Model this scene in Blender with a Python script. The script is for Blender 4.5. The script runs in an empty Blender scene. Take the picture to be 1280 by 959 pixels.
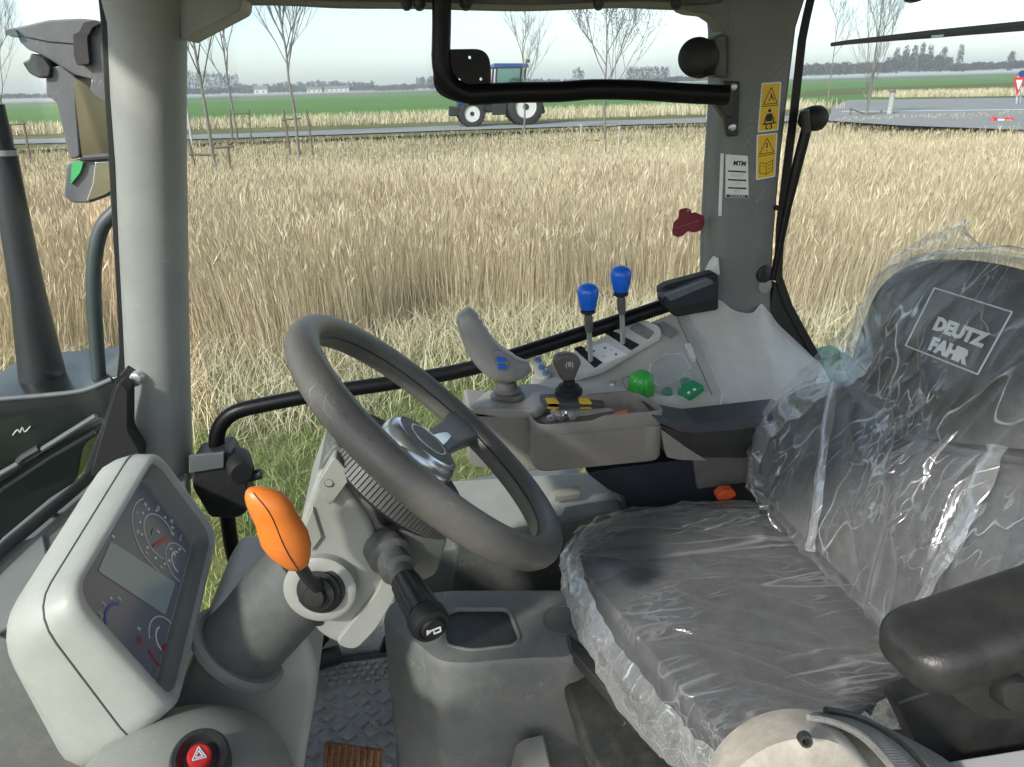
import bpy, bmesh, math, random
import numpy as np
from mathutils import Vector, Matrix, noise
random.seed(7); rng = np.random.default_rng(7)
S = bpy.context.scene
COL = S.collection
R = math.radians

# ---------------------------------------------------------------- camera
FPX, YAW, PITCH, ROLL = 900.0, R(8), R(-22.4), R(1.7)
CAM = Vector((0, 0, 2.45))
fw = Vector((math.sin(YAW)*math.cos(PITCH), math.cos(YAW)*math.cos(PITCH), math.sin(PITCH)))
r0 = Vector((math.cos(YAW), -math.sin(YAW), 0)); u0 = r0.cross(fw)
rt = r0*math.cos(ROLL) - u0*math.sin(ROLL); up = u0*math.cos(ROLL) + r0*math.sin(ROLL)
cd = bpy.data.cameras.new('camera'); cam = bpy.data.objects.new('camera', cd); COL.objects.link(cam)
cd.sensor_width = 36; cd.lens = 36*FPX/1280; cd.clip_start = 0.02; cd.clip_end = 9000
m = Matrix((rt, up, -fw)).transposed().to_4x4(); m.translation = CAM
cam.matrix_world = m; S.camera = cam

# ---------------------------------------------------------------- light
SUN_DIR = Vector((-0.60, -0.52, 0.56)).normalized()          # towards the sun
W = bpy.data.worlds.new('World'); S.world = W; W.use_nodes = True
nt = W.node_tree; bg = nt.nodes['Background']
sky = nt.nodes.new('ShaderNodeTexSky'); sky.sky_type = 'NISHITA'; sky.sun_disc = False
sky.sun_elevation = math.asin(SUN_DIR.z); sky.sun_rotation = math.atan2(SUN_DIR.x, SUN_DIR.y)
sky.dust_density = 1.2; sky.air_density = 1.0; sky.ozone_density = 1.0
hs = nt.nodes.new('ShaderNodeHueSaturation'); hs.inputs['Saturation'].default_value = .6
nt.links.new(sky.outputs[0], hs.inputs['Color']); nt.links.new(hs.outputs[0], bg.inputs[0]); bg.inputs[1].default_value = 0.122
sl = bpy.data.lights.new('sun', 'SUN'); sl.energy = 2.15; sl.angle = R(4); sl.color = (1, .95, .87)
so = bpy.data.objects.new('sun', sl); COL.objects.link(so)
so.rotation_euler = SUN_DIR.to_track_quat('Z', 'Y').to_euler()
S.view_settings.view_transform = 'Standard'; S.view_settings.look = 'None'
S.view_settings.exposure = 1.16; S.view_settings.gamma = 1
S.cycles.max_bounces = 8; S.cycles.transparent_max_bounces = 24
S.cycles.sample_clamp_indirect = 8

# ---------------------------------------------------------------- pixel of the photo -> point in the place
def ray(x, y): return fw + rt*((x-640)/FPX) + up*((479.5-y)/FPX)
def P(x, y, Y=None, Z=None, X=None, D=None):
    d = ray(x, y)
    if Y is not None: t = Y/d.y
    elif Z is not None: t = (Z-CAM.z)/d.z
    elif X is not None: t = X/d.x
    else: t = D
    return CAM + d*t
def ON(x, y, o, n):
    d = ray(x, y); return CAM + d*((o-CAM).dot(n)/d.dot(n))
def PX(pts, **k): return [P(x, y, **k) for x, y in pts]
def V(*a): return Vector(a)

# ---------------------------------------------------------------- materials
def _n(t, ty, **k):
    n = t.nodes.new(ty)
    for a, v in k.items(): setattr(n, a, v)
    return n
MATS = {}
def mat(name, col, rough=.55, var=.10, vscale=9, bump=.12, bscale=700, metal=0, dust=0, coat=0, spec=.5, trans=0):
    if name in MATS: return MATS[name]
    M = bpy.data.materials.new(name); M.use_nodes = True; t = M.node_tree; b = t.nodes['Principled BSDF']
    tc = _n(t, 'ShaderNodeTexCoord')
    nz = _n(t, 'ShaderNodeTexNoise'); nz.inputs['Scale'].default_value = vscale; nz.inputs['Detail'].default_value = 6; nz.inputs['Roughness'].default_value = .65
    t.links.new(tc.outputs['Object'], nz.inputs['Vector'])
    cr = _n(t, 'ShaderNodeValToRGB'); e = cr.color_ramp.elements
    e[0].position = .3; e[1].position = .7
    e[0].color = tuple(c*(1-var) for c in col)+(1,); e[1].color = tuple(min(1, c*(1+var)) for c in col)+(1,)
    t.links.new(nz.outputs[0], cr.inputs[0]); out = cr.outputs[0]
    if dust:
        n2 = _n(t, 'ShaderNodeTexNoise'); n2.inputs['Scale'].default_value = 23; n2.inputs['Detail'].default_value = 8; n2.inputs['Roughness'].default_value = .75
        t.links.new(tc.outputs['Object'], n2.inputs['Vector'])
        mr = _n(t, 'ShaderNodeMapRange'); mr.inputs[1].default_value = .40; mr.inputs[2].default_value = .78; mr.inputs[4].default_value = dust*1.45
        t.links.new(n2.outputs[0], mr.inputs[0])
        mx = _n(t, 'ShaderNodeMix', data_type='RGBA'); t.links.new(mr.outputs[0], mx.inputs[0]); t.links.new(out, mx.inputs[6]); mx.inputs[7].default_value = (.34, .31, .26, 1)
        out = mx.outputs[2]
    if dust >= .08:                                             # scuffs: thin pale lines in patches
        mp = _n(t, 'ShaderNodeMapping'); mp.inputs['Scale'].default_value = (1.6, .5, .9); mp.inputs['Rotation'].default_value = (.4, .3, .7); t.links.new(tc.outputs['Object'], mp.inputs[0])
        n4 = _n(t, 'ShaderNodeTexNoise'); n4.inputs['Scale'].default_value = 28; n4.inputs['Detail'].default_value = 1; t.links.new(mp.outputs[0], n4.inputs['Vector'])
        s1 = _n(t, 'ShaderNodeMath', operation='SUBTRACT'); s1.inputs[1].default_value = .5; t.links.new(n4.outputs[0], s1.inputs[0])
        s2 = _n(t, 'ShaderNodeMath', operation='ABSOLUTE'); t.links.new(s1.outputs[0], s2.inputs[0])
        s3 = _n(t, 'ShaderNodeMapRange'); s3.inputs[2].default_value = .008; s3.inputs[3].default_value = .55; s3.inputs[4].default_value = 0; t.links.new(s2.outputs[0], s3.inputs[0])
        n5 = _n(t, 'ShaderNodeTexNoise'); n5.inputs['Scale'].default_value = 11; n5.inputs['Detail'].default_value = 2; t.links.new(tc.outputs['Object'], n5.inputs['Vector'])
        s4 = _n(t, 'ShaderNodeMapRange'); s4.inputs[1].default_value = .54; s4.inputs[2].default_value = .66; t.links.new(n5.outputs[0], s4.inputs[0])
        s5 = _n(t, 'ShaderNodeMath', operation='MULTIPLY'); t.links.new(s3.outputs[0], s5.inputs[0]); t.links.new(s4.outputs[0], s5.inputs[1])
        m3 = _n(t, 'ShaderNodeMix', data_type='RGBA'); t.links.new(s5.outputs[0], m3.inputs[0]); t.links.new(out, m3.inputs[6]); m3.inputs[7].default_value = (.45, .44, .41, 1); out = m3.outputs[2]
    t.links.new(out, b.inputs['Base Color'])
    rr = _n(t, 'ShaderNodeMapRange'); rr.inputs[3].default_value = max(.02, rough-.08); rr.inputs[4].default_value = min(1, rough+.08)
    t.links.new(nz.outputs[0], rr.inputs[0]); t.links.new(rr.outputs[0], b.inputs['Roughness'])
    b.inputs['Metallic'].default_value = metal; b.inputs['Coat Weight'].default_value = coat; b.inputs['Specular IOR Level'].default_value = spec
    if bump:
        bump = bump*1.9 if bump >= .15 else bump
        n3 = _n(t, 'ShaderNodeTexNoise'); n3.inputs['Scale'].default_value = bscale; n3.inputs['Detail'].default_value = 2
        t.links.new(tc.outputs['Object'], n3.inputs['Vector'])
        bp = _n(t, 'ShaderNodeBump'); bp.inputs['Strength'].default_value = bump; bp.inputs['Distance'].default_value = .0006 if bscale > 200 else .004
        t.links.new(n3.outputs[0], bp.inputs['Height']); t.links.new(bp.outputs[0], b.inputs['Normal'])
    MATS[name] = M; return M
def glass(name, tint, refl=1.0):
    M = bpy.data.materials.new(name); M.use_nodes = True; t = M.node_tree; t.nodes.clear()
    o = _n(t, 'ShaderNodeOutputMaterial'); mx = _n(t, 'ShaderNodeMixShader'); tr = _n(t, 'ShaderNodeBsdfTransparent'); gl = _n(t, 'ShaderNodeBsdfGlossy')
    tr.inputs[0].default_value = tint+(1,); gl.inputs['Roughness'].default_value = .01
    f = _n(t, 'ShaderNodeLayerWeight'); f.inputs[0].default_value = .5
    pw = _n(t, 'ShaderNodeMath', operation='POWER'); pw.inputs[1].default_value = 5; t.links.new(f.outputs['Facing'], pw.inputs[0])
    ml = _n(t, 'ShaderNodeMath', operation='MULTIPLY_ADD'); ml.inputs[1].default_value = .8*refl; ml.inputs[2].default_value = .03*refl
    t.links.new(pw.outputs[0], ml.inputs[0]); t.links.new(ml.outputs[0], mx.inputs[0])
    t.links.new(tr.outputs[0], mx.inputs[1]); t.links.new(gl.outputs[0], mx.inputs[2]); t.links.new(mx.outputs[0], o.inputs[0])
    return M
def film(name, veil, tint=(.97, .985, .99), strength=.26, scale=22, tail=.5, lines=.46):
    M = bpy.data.materials.new(name); M.use_nodes = True; t = M.node_tree; t.nodes.clear()
    def math_(op, a, b=None):
        n = _n(t, 'ShaderNodeMath', operation=op)
        for i, v in enumerate((a, b)):
            if v is None: continue
            if isinstance(v, (int, float)): n.inputs[i].default_value = v
            else: t.links.new(v, n.inputs[i])
        return n.outputs[0]
    o = _n(t, 'ShaderNodeOutputMaterial'); mx = _n(t, 'ShaderNodeMixShader'); tr = _n(t, 'ShaderNodeBsdfTransparent')
    tr.inputs[0].default_value = tint+(1,)
    tc = _n(t, 'ShaderNodeTexCoord')
    def noise_(sc, rot, st, dist=.4, det=3, ty='FBM'):
        mp = _n(t, 'ShaderNodeMapping'); mp.inputs['Scale'].default_value = st; mp.inputs['Rotation'].default_value = rot
        t.links.new(tc.outputs['Object'], mp.inputs[0])
        nz = _n(t, 'ShaderNodeTexNoise', noise_type=ty); nz.inputs['Scale'].default_value = sc; nz.inputs['Detail'].default_value = det; nz.inputs['Distortion'].default_value = dist
        t.links.new(mp.outputs[0], nz.inputs['Vector']); return nz.outputs[0]
    def crease(sc, rot, st, w):
        d = math_('ABSOLUTE', math_('SUBTRACT', noise_(sc, rot, st, .06, 1), .5)); mr = _n(t, 'ShaderNodeMapRange', interpolation_type='SMOOTHSTEP')
        mr.inputs[1].default_value = 0; mr.inputs[2].default_value = w; mr.inputs[3].default_value = 1; mr.inputs[4].default_value = 0; t.links.new(d, mr.inputs[0]); return mr.outputs[0]
    def mask(sc, lo, hi):
        mr = _n(t, 'ShaderNodeMapRange'); mr.inputs[1].default_value = lo; mr.inputs[2].default_value = hi; t.links.new(noise_(sc, (0, 0, 0), (1, 1, 1), 0, 2), mr.inputs[0]); return mr.outputs[0]
    cA = math_('MULTIPLY', crease(scale*.30, (.2, .1, .75), (.16, 2.5, 1.2), .016), mask(5, .40, .58))
    cB = math_('MULTIPLY', crease(scale*.9, (.1, .4, -.6), (.25, 2.2, 1.0), .030), mask(6, .46, .64))
    cC = math_('MULTIPLY', crease(scale*1.9, (.5, .2, .2), (.6, 1.8, 1.0), .05), mask(7, .50, .68))
    cr_ = math_('MAXIMUM', cA, math_('MAXIMUM', cB, math_('MULTIPLY', cC, .7)))
    rg = noise_(scale, (.3, .5, .6), (1, .45, .8), .8, 4, 'RIDGED_MULTIFRACTAL')
    ht = math_('ADD', math_('MULTIPLY', rg, .22), math_('MULTIPLY', cr_, 1.1))
    bp = _n(t, 'ShaderNodeBump'); bp.inputs['Strength'].default_value = strength; bp.inputs['Distance'].default_value = .004
    t.links.new(ht, bp.inputs['Height'])
    lw = _n(t, 'ShaderNodeLayerWeight'); lw.inputs[0].default_value = .45; t.links.new(bp.outputs[0], lw.inputs['Normal'])
    mr = _n(t, 'ShaderNodeMapRange'); mr.inputs[1].default_value = .30; mr.inputs[2].default_value = .97; mr.inputs[3].default_value = veil; mr.inputs[4].default_value = tail
    t.links.new(lw.outputs['Facing'], mr.inputs[0])
    fac = math_('MINIMUM', math_('ADD', mr.outputs[0], math_('MULTIPLY', cr_, lines)), .93)
    df = _n(t, 'ShaderNodeBsdfDiffuse'); df.inputs[0].default_value = (.84, .87, .88, 1); t.links.new(bp.outputs[0], df.inputs['Normal'])
    tl = _n(t, 'ShaderNodeBsdfTranslucent'); tl.inputs[0].default_value = (.84, .87, .88, 1)
    gl = _n(t, 'ShaderNodeBsdfGlossy'); gl.inputs['Roughness'].default_value = .17; gl.inputs[0].default_value = (1, 1, 1, 1); t.links.new(bp.outputs[0], gl.inputs['Normal'])
    m1 = _n(t, 'ShaderNodeMixShader'); m1.inputs[0].default_value = .3; t.links.new(df.outputs[0], m1.inputs[1]); t.links.new(tl.outputs[0], m1.inputs[2])
    m2 = _n(t, 'ShaderNodeMixShader'); m2.inputs[0].default_value = .58; t.links.new(m1.outputs[0], m2.inputs[1]); t.links.new(gl.outputs[0], m2.inputs[2])
    t.links.new(fac, mx.inputs[0]); t.links.new(tr.outputs[0], mx.inputs[1]); t.links.new(m2.outputs[0], mx.inputs[2])
    t.links.new(mx.outputs[0], o.inputs[0]); return M

PILLARSHADE = mat('pillar_plastic_shaded', (.165, .172, .168), .5, dust=.08, bump=.25, bscale=500)  # same plastic as the front pillar, its shade put into the colour
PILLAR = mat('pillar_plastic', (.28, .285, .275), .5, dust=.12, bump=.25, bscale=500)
LIGHT = mat('light_grey_plastic', (.42, .425, .395), .45, dust=.22, bump=.15, bscale=600)
CONS = mat('console_plastic', (.64, .635, .59), .5, dust=.15, bump=.15, bscale=600)
TAUPE = mat('taupe_plastic', (.24, .225, .205), .5, dust=.12, bump=.15)
HOUSING = mat('housing_grey', (.31, .312, .29), .48, dust=.18, bump=.2, bscale=600)
WHEELM = mat('wheel_leatherette', (.105, .102, .094), .42, dust=.12, bump=.4, bscale=420)
DARKG = mat('dark_grey_plastic', (.085, .088, .086), .55, dust=.16, bump=.25, bscale=450)
MIDG = mat('mid_grey_plastic', (.23, .237, .222), .55, dust=.15, bump=.2)
BLACK = mat('black_plastic', (.018, .019, .02), .45, dust=.05)
RUBBER = mat('black_rubber', (.012, .012, .012), .6, bump=.1)
BLACKPAINT = mat('black_paint', (.005, .005, .006), .38, bump=.03, spec=.25)
NAVY = mat('dark_navy_plastic', (.014, .017, .026), .5)
PAD = mat('armrest_pad', (.042, .049, .062), .36, dust=.06, bump=.35, bscale=380)
FABRIC = mat('seat_fabric', (.078, .078, .082), .9, var=.25, vscale=40, bump=.6, bscale=520)
BEIGE = mat('pale_fabric', (.36, .335, .29), .95, var=.25, vscale=60, bump=.14, bscale=600)
GREYFAB = mat('grey_fabric', (.20, .20, .19), .95, var=.2, vscale=60, bump=.8, bscale=600)
BLUE = mat('blue_plastic', (.012, .14, .72), .3, var=.05)
ORANGE = mat('orange_plastic', (.78, .20, .025), .38, var=.08, dust=.08)
YELLOW = mat('yellow_plastic', (.85, .55, .03), .45)
RED = mat('red_plastic', (.6, .03, .03), .35)
GREENP = mat('green_plastic', (.05, .42, .06), .3)
GREENS = mat('green_switch', (.02, .27, .12), .4)
WHITE = mat('white_print', (.82, .82, .80), .5, var=.03)
CHROME = mat('silver_plastic', (.62, .64, .66), .22, var=.04, metal=.85, bump=.05)
STEEL = mat('steel', (.6, .6, .6), .25, metal=.6, bump=.1)
DISPLAY = mat('display_face', (.20, .20, .24), .2, var=.05, bump=0)
LCD = mat('screen_glass', (.36, .42, .43), .2, var=.05, bump=0)
PRINTBLUE = mat('print_blue', (.10, .12, .42), .5, bump=0)
PRINTGREY = mat('print_grey', (.60, .62, .65), .5, bump=0)
PRINTBLACK = mat('print_black', (.01, .01, .012), .5, bump=0)
STICKY = mat('sticker_yellow', (.80, .50, .015), .35, var=.04, bump=0)
STICKW = mat('sticker_white', (.78, .80, .80), .3, var=.03, bump=0)
STICKB = mat('sticker_blue', (.03, .04, .16), .4, bump=0)
MAROON = mat('maroon_print', (.20, .022, .035), .5, bump=0)
PINKP = mat('pale_maroon_print', (.36, .12, .13), .5, bump=0)
SPECK = mat('speckled_plate', (.80, .80, .76), .8, var=.35, vscale=160, bump=.5, bscale=160)
MATM = mat('mat_rubber', (.46, .465, .47), .75, var=.3, vscale=30, dust=.6, bump=.5, bscale=300)
RUST = mat('rusty_steel', (.22, .10, .045), .75, var=.4, vscale=50, bump=.5, bscale=200)
EXTGREY = mat('exterior_grey_plastic', (.10, .112, .12), .5, dust=.1)
BONNET = mat('dark_green_paint', (.009, .015, .012), .35, dust=.08, coat=.3)
FENDER = mat('green_fender_paint', (.06, .36, .16), .4)
MIRROR = mat('mirror_glass', (.75, .78, .76), .03, var=.0, metal=1, bump=0)
GLASS = glass('window_glass', (.865, .91, .92), .6)
WSGLASS = glass('windscreen_glass', (.90, .93, .925), .9)
FILM = film('plastic_film', .065, tail=.45)
FILM2 = film('bunched_film', .33, scale=26, strength=.3, tail=.85, lines=.22)
CLEAR = film('clear_plastic', .14, strength=.05, scale=5, lines=0)

# ---------------------------------------------------------------- shapes: (verts, faces)
def J(*sh):
    vs, fs = [], []
    for v, f in sh:
        k = len(vs); vs += list(v); fs += [tuple(i+k for i in q) for q in f]
    return vs, fs
def prism(poly, vec):
    n = len(poly); vec = Vector(vec); a = [Vector(p) for p in poly]; b = [p+vec for p in a]
    nr = Vector((0, 0, 0))
    for i in range(n): nr += a[i].cross(a[(i+1) % n])
    if nr.dot(vec) > 0: a.reverse(); b.reverse()
    return a+b, [tuple(range(n)), tuple(range(2*n-1, n-1, -1))]+[(i, i+n, (i+1) % n+n, (i+1) % n) for i in range(n)]
def loft(rings, caps=True, closed=True, flip=False):
    n = len(rings[0]); vs = [Vector(p) for r in rings for p in r]; fs = []
    for k in range(len(rings)-1):
        for i in range(n if closed else n-1):
            j = (i+1) % n; fs.append((k*n+i, k*n+j, (k+1)*n+j, (k+1)*n+i))
    if caps: fs += [tuple(range(n-1, -1, -1)), tuple(range((len(rings)-1)*n, len(rings)*n))]
    if flip: fs = [tuple(reversed(f)) for f in fs]
    return vs, fs
def frame(ax):
    ax = Vector(ax).normalized(); h = Vector((0, 0, 1)) if abs(ax.z) < .9 else Vector((1, 0, 0))
    e1 = ax.cross(h).normalized(); return e1, ax.cross(e1).normalized(), ax
def smooth_path(pts, sub=6):
    pts = [Vector(p) for p in pts]; out = []
    for i in range(len(pts)-1):
        p0, p1, p2, p3 = pts[max(i-1, 0)], pts[i], pts[i+1], pts[min(i+2, len(pts)-1)]
        for k in range(sub):
            t = k/sub; out.append(.5*((2*p1)+(p2-p0)*t+(2*p0-5*p1+4*p2-p3)*t*t+(3*p1-p0-3*p2+p3)*t**3))
    return out+[pts[-1]]
def tube(path, r, seg=14, sq=None):
    path = [Vector(p) for p in path]; n = len(path); rs = r if isinstance(r, (list, tuple)) else [r]*n
    if len(rs) != n: rs = list(np.interp(np.linspace(0, 1, n), np.linspace(0, 1, len(rs)), rs))
    t = [(path[min(i+1, n-1)]-path[max(i-1, 0)]).normalized() for i in range(n)]
    e1, e2, _ = frame(t[0]); rings = []
    for i in range(n):
        e1 = (e1-t[i]*e1.dot(t[i])).normalized(); e2 = t[i].cross(e1); k = sq or 1
        rings.append([path[i]+e1*math.cos(a)*rs[i]+e2*math.sin(a)*rs[i]*k for a in [2*math.pi*j/seg for j in range(seg)]])
    return loft(rings)
def lathe(o, ax, prof, seg=28, caps=True):
    e1, e2, ax = frame(ax); o = Vector(o)
    return loft([[o+ax*h+(e1*math.cos(a)+e2*math.sin(a))*r for a in [2*math.pi*j/seg for j in range(seg)]] for r, h in prof], caps=caps)
def ball(c, rx, ry=None, rz=None, axes=None, seg=18, nr=10):
    ry = ry or rx; rz = rz or rx; e = axes or (V(1, 0, 0), V(0, 1, 0), V(0, 0, 1)); c = Vector(c)
    return loft([[c+e[0]*rx*math.cos(a)*math.sin(b)+e[1]*ry*math.sin(a)*math.sin(b)-e[2]*rz*math.cos(b) for a in [2*math.pi*j/seg for j in range(seg)]]
                 for b in [max(.06, min(math.pi-.06, math.pi*k/nr)) for k in range(nr+1)]])
def box(lo, hi): 
    x0, y0, z0 = lo; x1, y1, z1 = hi
    return prism([(x0, y0, z0), (x1, y0, z0), (x1, y1, z0), (x0, y1, z0)], (0, 0, z1-z0))
def obox(c, ex, ey, ez):                                      # oriented box from half-axes
    c = Vector(c); ex = Vector(ex); ey = Vector(ey); ez = Vector(ez)
    return prism([c-ex-ey-ez, c+ex-ey-ez, c+ex+ey-ez, c-ex+ey-ez], ez*2)
def resample(poly, n):
    poly = [Vector(p) for p in poly]; q = poly+[poly[0]]; L = [0]
    for i in range(len(poly)): L.append(L[-1]+(q[i+1]-q[i]).length)
    out = []
    for k in range(n):
        s = L[-1]*k/n; i = max(j for j in range(len(L)-1) if L[j] <= s+1e-12); f = (s-L[i])/max(1e-9, L[i+1]-L[i]); out.append(q[i].lerp(q[i+1], f))
    return out
def rrect(c, ex, ey, hx, hy, rad, k=4):                       # rounded rectangle ring
    c = Vector(c); out = []
    for sx, sy, a0 in ((1, 1, 0), (-1, 1, 90), (-1, -1, 180), (1, -1, 270)):
        for j in range(k+1):
            a = R(a0+90*j/k); out.append(c+ex*(sx*(hx-rad)+rad*math.cos(a))+ey*(sy*(hy-rad)+rad*math.sin(a)))
    return out
def rpoly(pts, rad, k=4):                                     # polygon with its corners rounded
    pts = [Vector(p) for p in pts]; out = []; n = len(pts)
    for i in range(n):
        a, b, c = pts[i-1], pts[i], pts[(i+1) % n]; r_ = min(rad, .45*(a-b).length, .45*(c-b).length)
        s, e = b+(a-b).normalized()*r_, b+(c-b).normalized()*r_
        for j in range(k+1):
            t = j/k; out.append(s*(1-t)**2+b*2*t*(1-t)+e*t*t)
    return out

# ---------------------------------------------------------------- objects
ORG = {}
def props(o, label=None, cat=None, group=None, kind=None):
    for k, v in (('label', label), ('category', cat), ('group', group), ('kind', kind)):
        if v: o[k] = v
def mesh(name, shape, smooth=True, ang=42):
    me = bpy.data.meshes.new(name); me.from_pydata([tuple(v) for v in shape[0]], [], shape[1]); me.update()
    if smooth:
        me.polygons.foreach_set('use_smooth', [True]*len(me.polygons)); me.set_sharp_from_angle(angle=R(ang))
    return me
def add(name, shape, mt, parent=None, bevel=0, sub=0, smooth=True, ang=42, seg=3, fixn=False, label=None, cat=None, group=None, kind=None, wrap=0):
    vs = [Vector(v) for v in shape[0]]
    if parent is None:
        xs = [v.x for v in vs]; ys = [v.y for v in vs]; zs = [v.z for v in vs]
        org = V((min(xs)+max(xs))/2, (min(ys)+max(ys))/2, min(zs))
    else: org = ORG[parent.name]
    me = mesh(name, ([v-org for v in vs], shape[1]), smooth, ang)
    bm = bmesh.new(); bm.from_mesh(me); bmesh.ops.recalc_face_normals(bm, faces=bm.faces); bm.to_mesh(me); bm.free()
    me.materials.append(mt); o = bpy.data.objects.new(name, me); COL.objects.link(o); ORG[o.name] = org
    if parent is None: o.location = org
    else: o.parent = parent
    if bevel:
        b = o.modifiers.new('bevel', 'BEVEL'); b.width = bevel; b.segments = seg; b.limit_method = 'ANGLE'; b.angle_limit = R(35); b.harden_normals = True
    if sub: s = o.modifiers.new('sub', 'SUBSURF'); s.levels = s.render_levels = sub
    props(o, label, cat, group, kind); return o
def thing(name, label, cat, loc, group=None):
    o = bpy.data.objects.new(name, None); COL.objects.link(o); o.location = loc; o.empty_display_size = .05
    ORG[o.name] = Vector(loc); props(o, label, cat, group); return o
def inst(name, src, loc, parent, rot=None, scale=None):       # an alike piece that shares the mesh of src (src mesh built about its own origin)
    o = bpy.data.objects.new(name, src); COL.objects.link(o)
    o.location = Vector(loc)-(ORG[parent.name] if parent else V(0, 0, 0)); o.parent = parent
    if rot is not None: o.rotation_euler = rot
    if scale is not None: o.scale = scale
    ORG[o.name] = Vector(loc); return o
def raw(name, shape, mt, smooth=True):
    me = mesh(name, shape, smooth); me.materials.append(mt); return me
def slab(pts, Y0, Y1, rad=0):                                  # outline seen in the photo at depth Y0, real thickness to Y1
    w = PX(pts, Y=Y0)
    if rad: w = rpoly(w, rad)
    return prism(w, (0, Y1-Y0, 0))
def text(name, s, mt, o, ex, ey, size, parent, bold=0, wide=1, depth=.0004, align='CENTER', label=None, shear=0):
    cu = bpy.data.curves.new(name, 'FONT'); cu.body = s; cu.size = size; cu.align_x = align; cu.align_y = 'CENTER'; cu.extrude = depth; cu.offset = bold; cu.resolution_u = 2; cu.shear = shear
    t = bpy.data.objects.new(name, cu); COL.objects.link(t)
    dg = bpy.context.evaluated_depsgraph_get(); me = bpy.data.meshes.new_from_object(t.evaluated_get(dg)); bpy.data.objects.remove(t)
    ex = Vector(ex).normalized(); ez = ex.cross(Vector(ey)).normalized(); ey = ez.cross(ex)
    M = Matrix((ex, ey, ez)).transposed().to_4x4(); M.translation = Vector(o)-ORG[parent.name]
    me.transform(M @ Matrix.Diagonal((wide, 1, 1, 1))); me.materials.clear(); me.materials.append(mt)
    ob = bpy.data.objects.new(name, me); COL.objects.link(ob); ob.parent = parent; ORG[ob.name] = ORG[parent.name]; props(ob, label); return ob
def arc(o, e1, e2, r1, r2, a0, a1, h, n=28):                   # flat ring segment with thickness h
    o = Vector(o); nr = e1.cross(e2).normalized()*h; rings = []
    for k in range(n+1):
        a = R(a0+(a1-a0)*k/n); d = e1*math.cos(a)+e2*math.sin(a); rings.append([o+d*r1, o+d*r2, o+d*r2+nr, o+d*r1+nr])
    return loft(rings)
# ================================================================ THE CAB
YW = 1.42
cab = thing('tractor_cab', 'grey tractor cab shell with two rounded pillars between large windows', 'tractor cab', (.1, .8, 1.3))
# front pillar: rounded column, flaring towards the roof and the sill
rows = [(-40, 118, 236), (30, 137, 233), (120, 141, 232), (200, 147, 232), (300, 151, 234), (400, 156, 235), (470, 159, 237), (540, 153, 239), (600, 148, 242)]
rings = []
for y, x0, x1 in rows:
    a, b = P(x0, y, Y=YW), P(x1, y, Y=YW); c = (a+b)/2; w = (b-a).length/2
    ring = []
    for j in range(32):
        t = 2*math.pi*j/32; cx, sy = math.cos(t), math.sin(t)
        ring.append(c+V(w*math.copysign(abs(cx)**.88, cx), .062*math.copysign(abs(sy)**.9, sy), 0))
    rings.append(ring)
add('pillar', loft(rings), PILLAR, cab, label='pale grey front pillar at the corner of the windscreen', ang=60)
add('pillar_gusset', prism(rpoly(PX([(222, -30), (305, -30), (301, 12), (290, 18), (240, 44), (226, 52)], Y=1.395), .008), (0, .1, 0)), PILLAR, cab, bevel=.008)
p = P(163, 210, Y=1.375); add('pillar_plug', lathe(p, (-.55, -1, .05), [(.001, .0005), (.017, .001), (.019, .0045), (.0215, .004), (.0225, .0), (.0225, -.02)], 36), PILLAR, cab)
p = P(172, 473, Y=1.35); add('pillar_bolt', lathe(p+V(0, .01, 0), (-.2, -1, .1), [(.001, .018), (.010, .016), (.013, .008), (.013, -.02)]), STEEL, cab)
add('bolt_flange', slab([(148, 470), (158, 459), (182, 466), (186, 482), (166, 484)], 1.36, 1.375), RUBBER, cab, bevel=.003)
add('pillar_foot', loft([[c+V(w*math.cos(a), w*.55*math.sin(a), 0) for a in [2*math.pi*k/28 for k in range(28)]] for c, w in ((P(200, 500, Y=1.43), .040), (P(192, 530, Y=1.425), .065), (P(180, 565, Y=1.42), .085), (P(172, 610, Y=1.41), .105))]), PILLAR, cab, ang=70)
add('foot_seal', slab([(112, 596), (146, 478), (160, 486), (160, 540), (176, 566), (170, 600)], 1.30, 1.34, .01), RUBBER, cab, bevel=.004)
add('window_seal', loft([[P(x-dx, y, Y=1.39), P(x+dx, y, Y=1.39), P(x+dx, y, Y=1.43), P(x-dx, y, Y=1.43)] for x, y, dx in ((125, -40, 6), (131, 30, 5), (136, 140, 4), (142, 240, 4), (149, 360, 4), (154, 440, 5), (152, 470, 6), (140, 520, 8), (112, 590, 7))]), RUBBER, cab, bevel=.002)
# rear pillar
rows = [(-60, 880, 1035), (0, 903, 1012), (35, 906, 1001), (130, 905, 989), (200, 900, 981), (300, 894, 972), (375, 893, 968), (420, 893, 968)]
rings = []
for y, x0, x1 in rows:
    a, b = P(x0, y, Y=YW), P(x1, y, Y=YW); c = (a+b)/2+V(0, .05, 0); w = (b-a).length/2
    rings.append(rrect(c, V(1, 0, 0), V(0, 1, 0), w, .05, .026, 5))
add('pillar', loft(rings), PILLARSHADE, cab, label='grey rear pillar with shade in its colour, carrying the warning stickers', ang=60)
add('pillar_gusset', prism(rpoly(PX([(908, -20), (850, -12), (855, 12), (866, 16), (885, 18), (897, 26), (908, 44), (920, 60), (930, -20)], Y=1.425), .004), (0, .05, 0)), PILLARSHADE, cab, bevel=.006)
add('window_seal', loft([[P(x-5, y, Y=1.425), P(x+6, y, Y=1.425), P(x+6, y, Y=1.49), P(x-5, y, Y=1.49)] for x, y in ((1022, -40), (1008, 20), (1002, 50), (992, 140), (982, 220), (975, 280), (972, 345), (985, 382), (1003, 415), (1022, 450))]), RUBBER, cab, bevel=.002)
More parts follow.
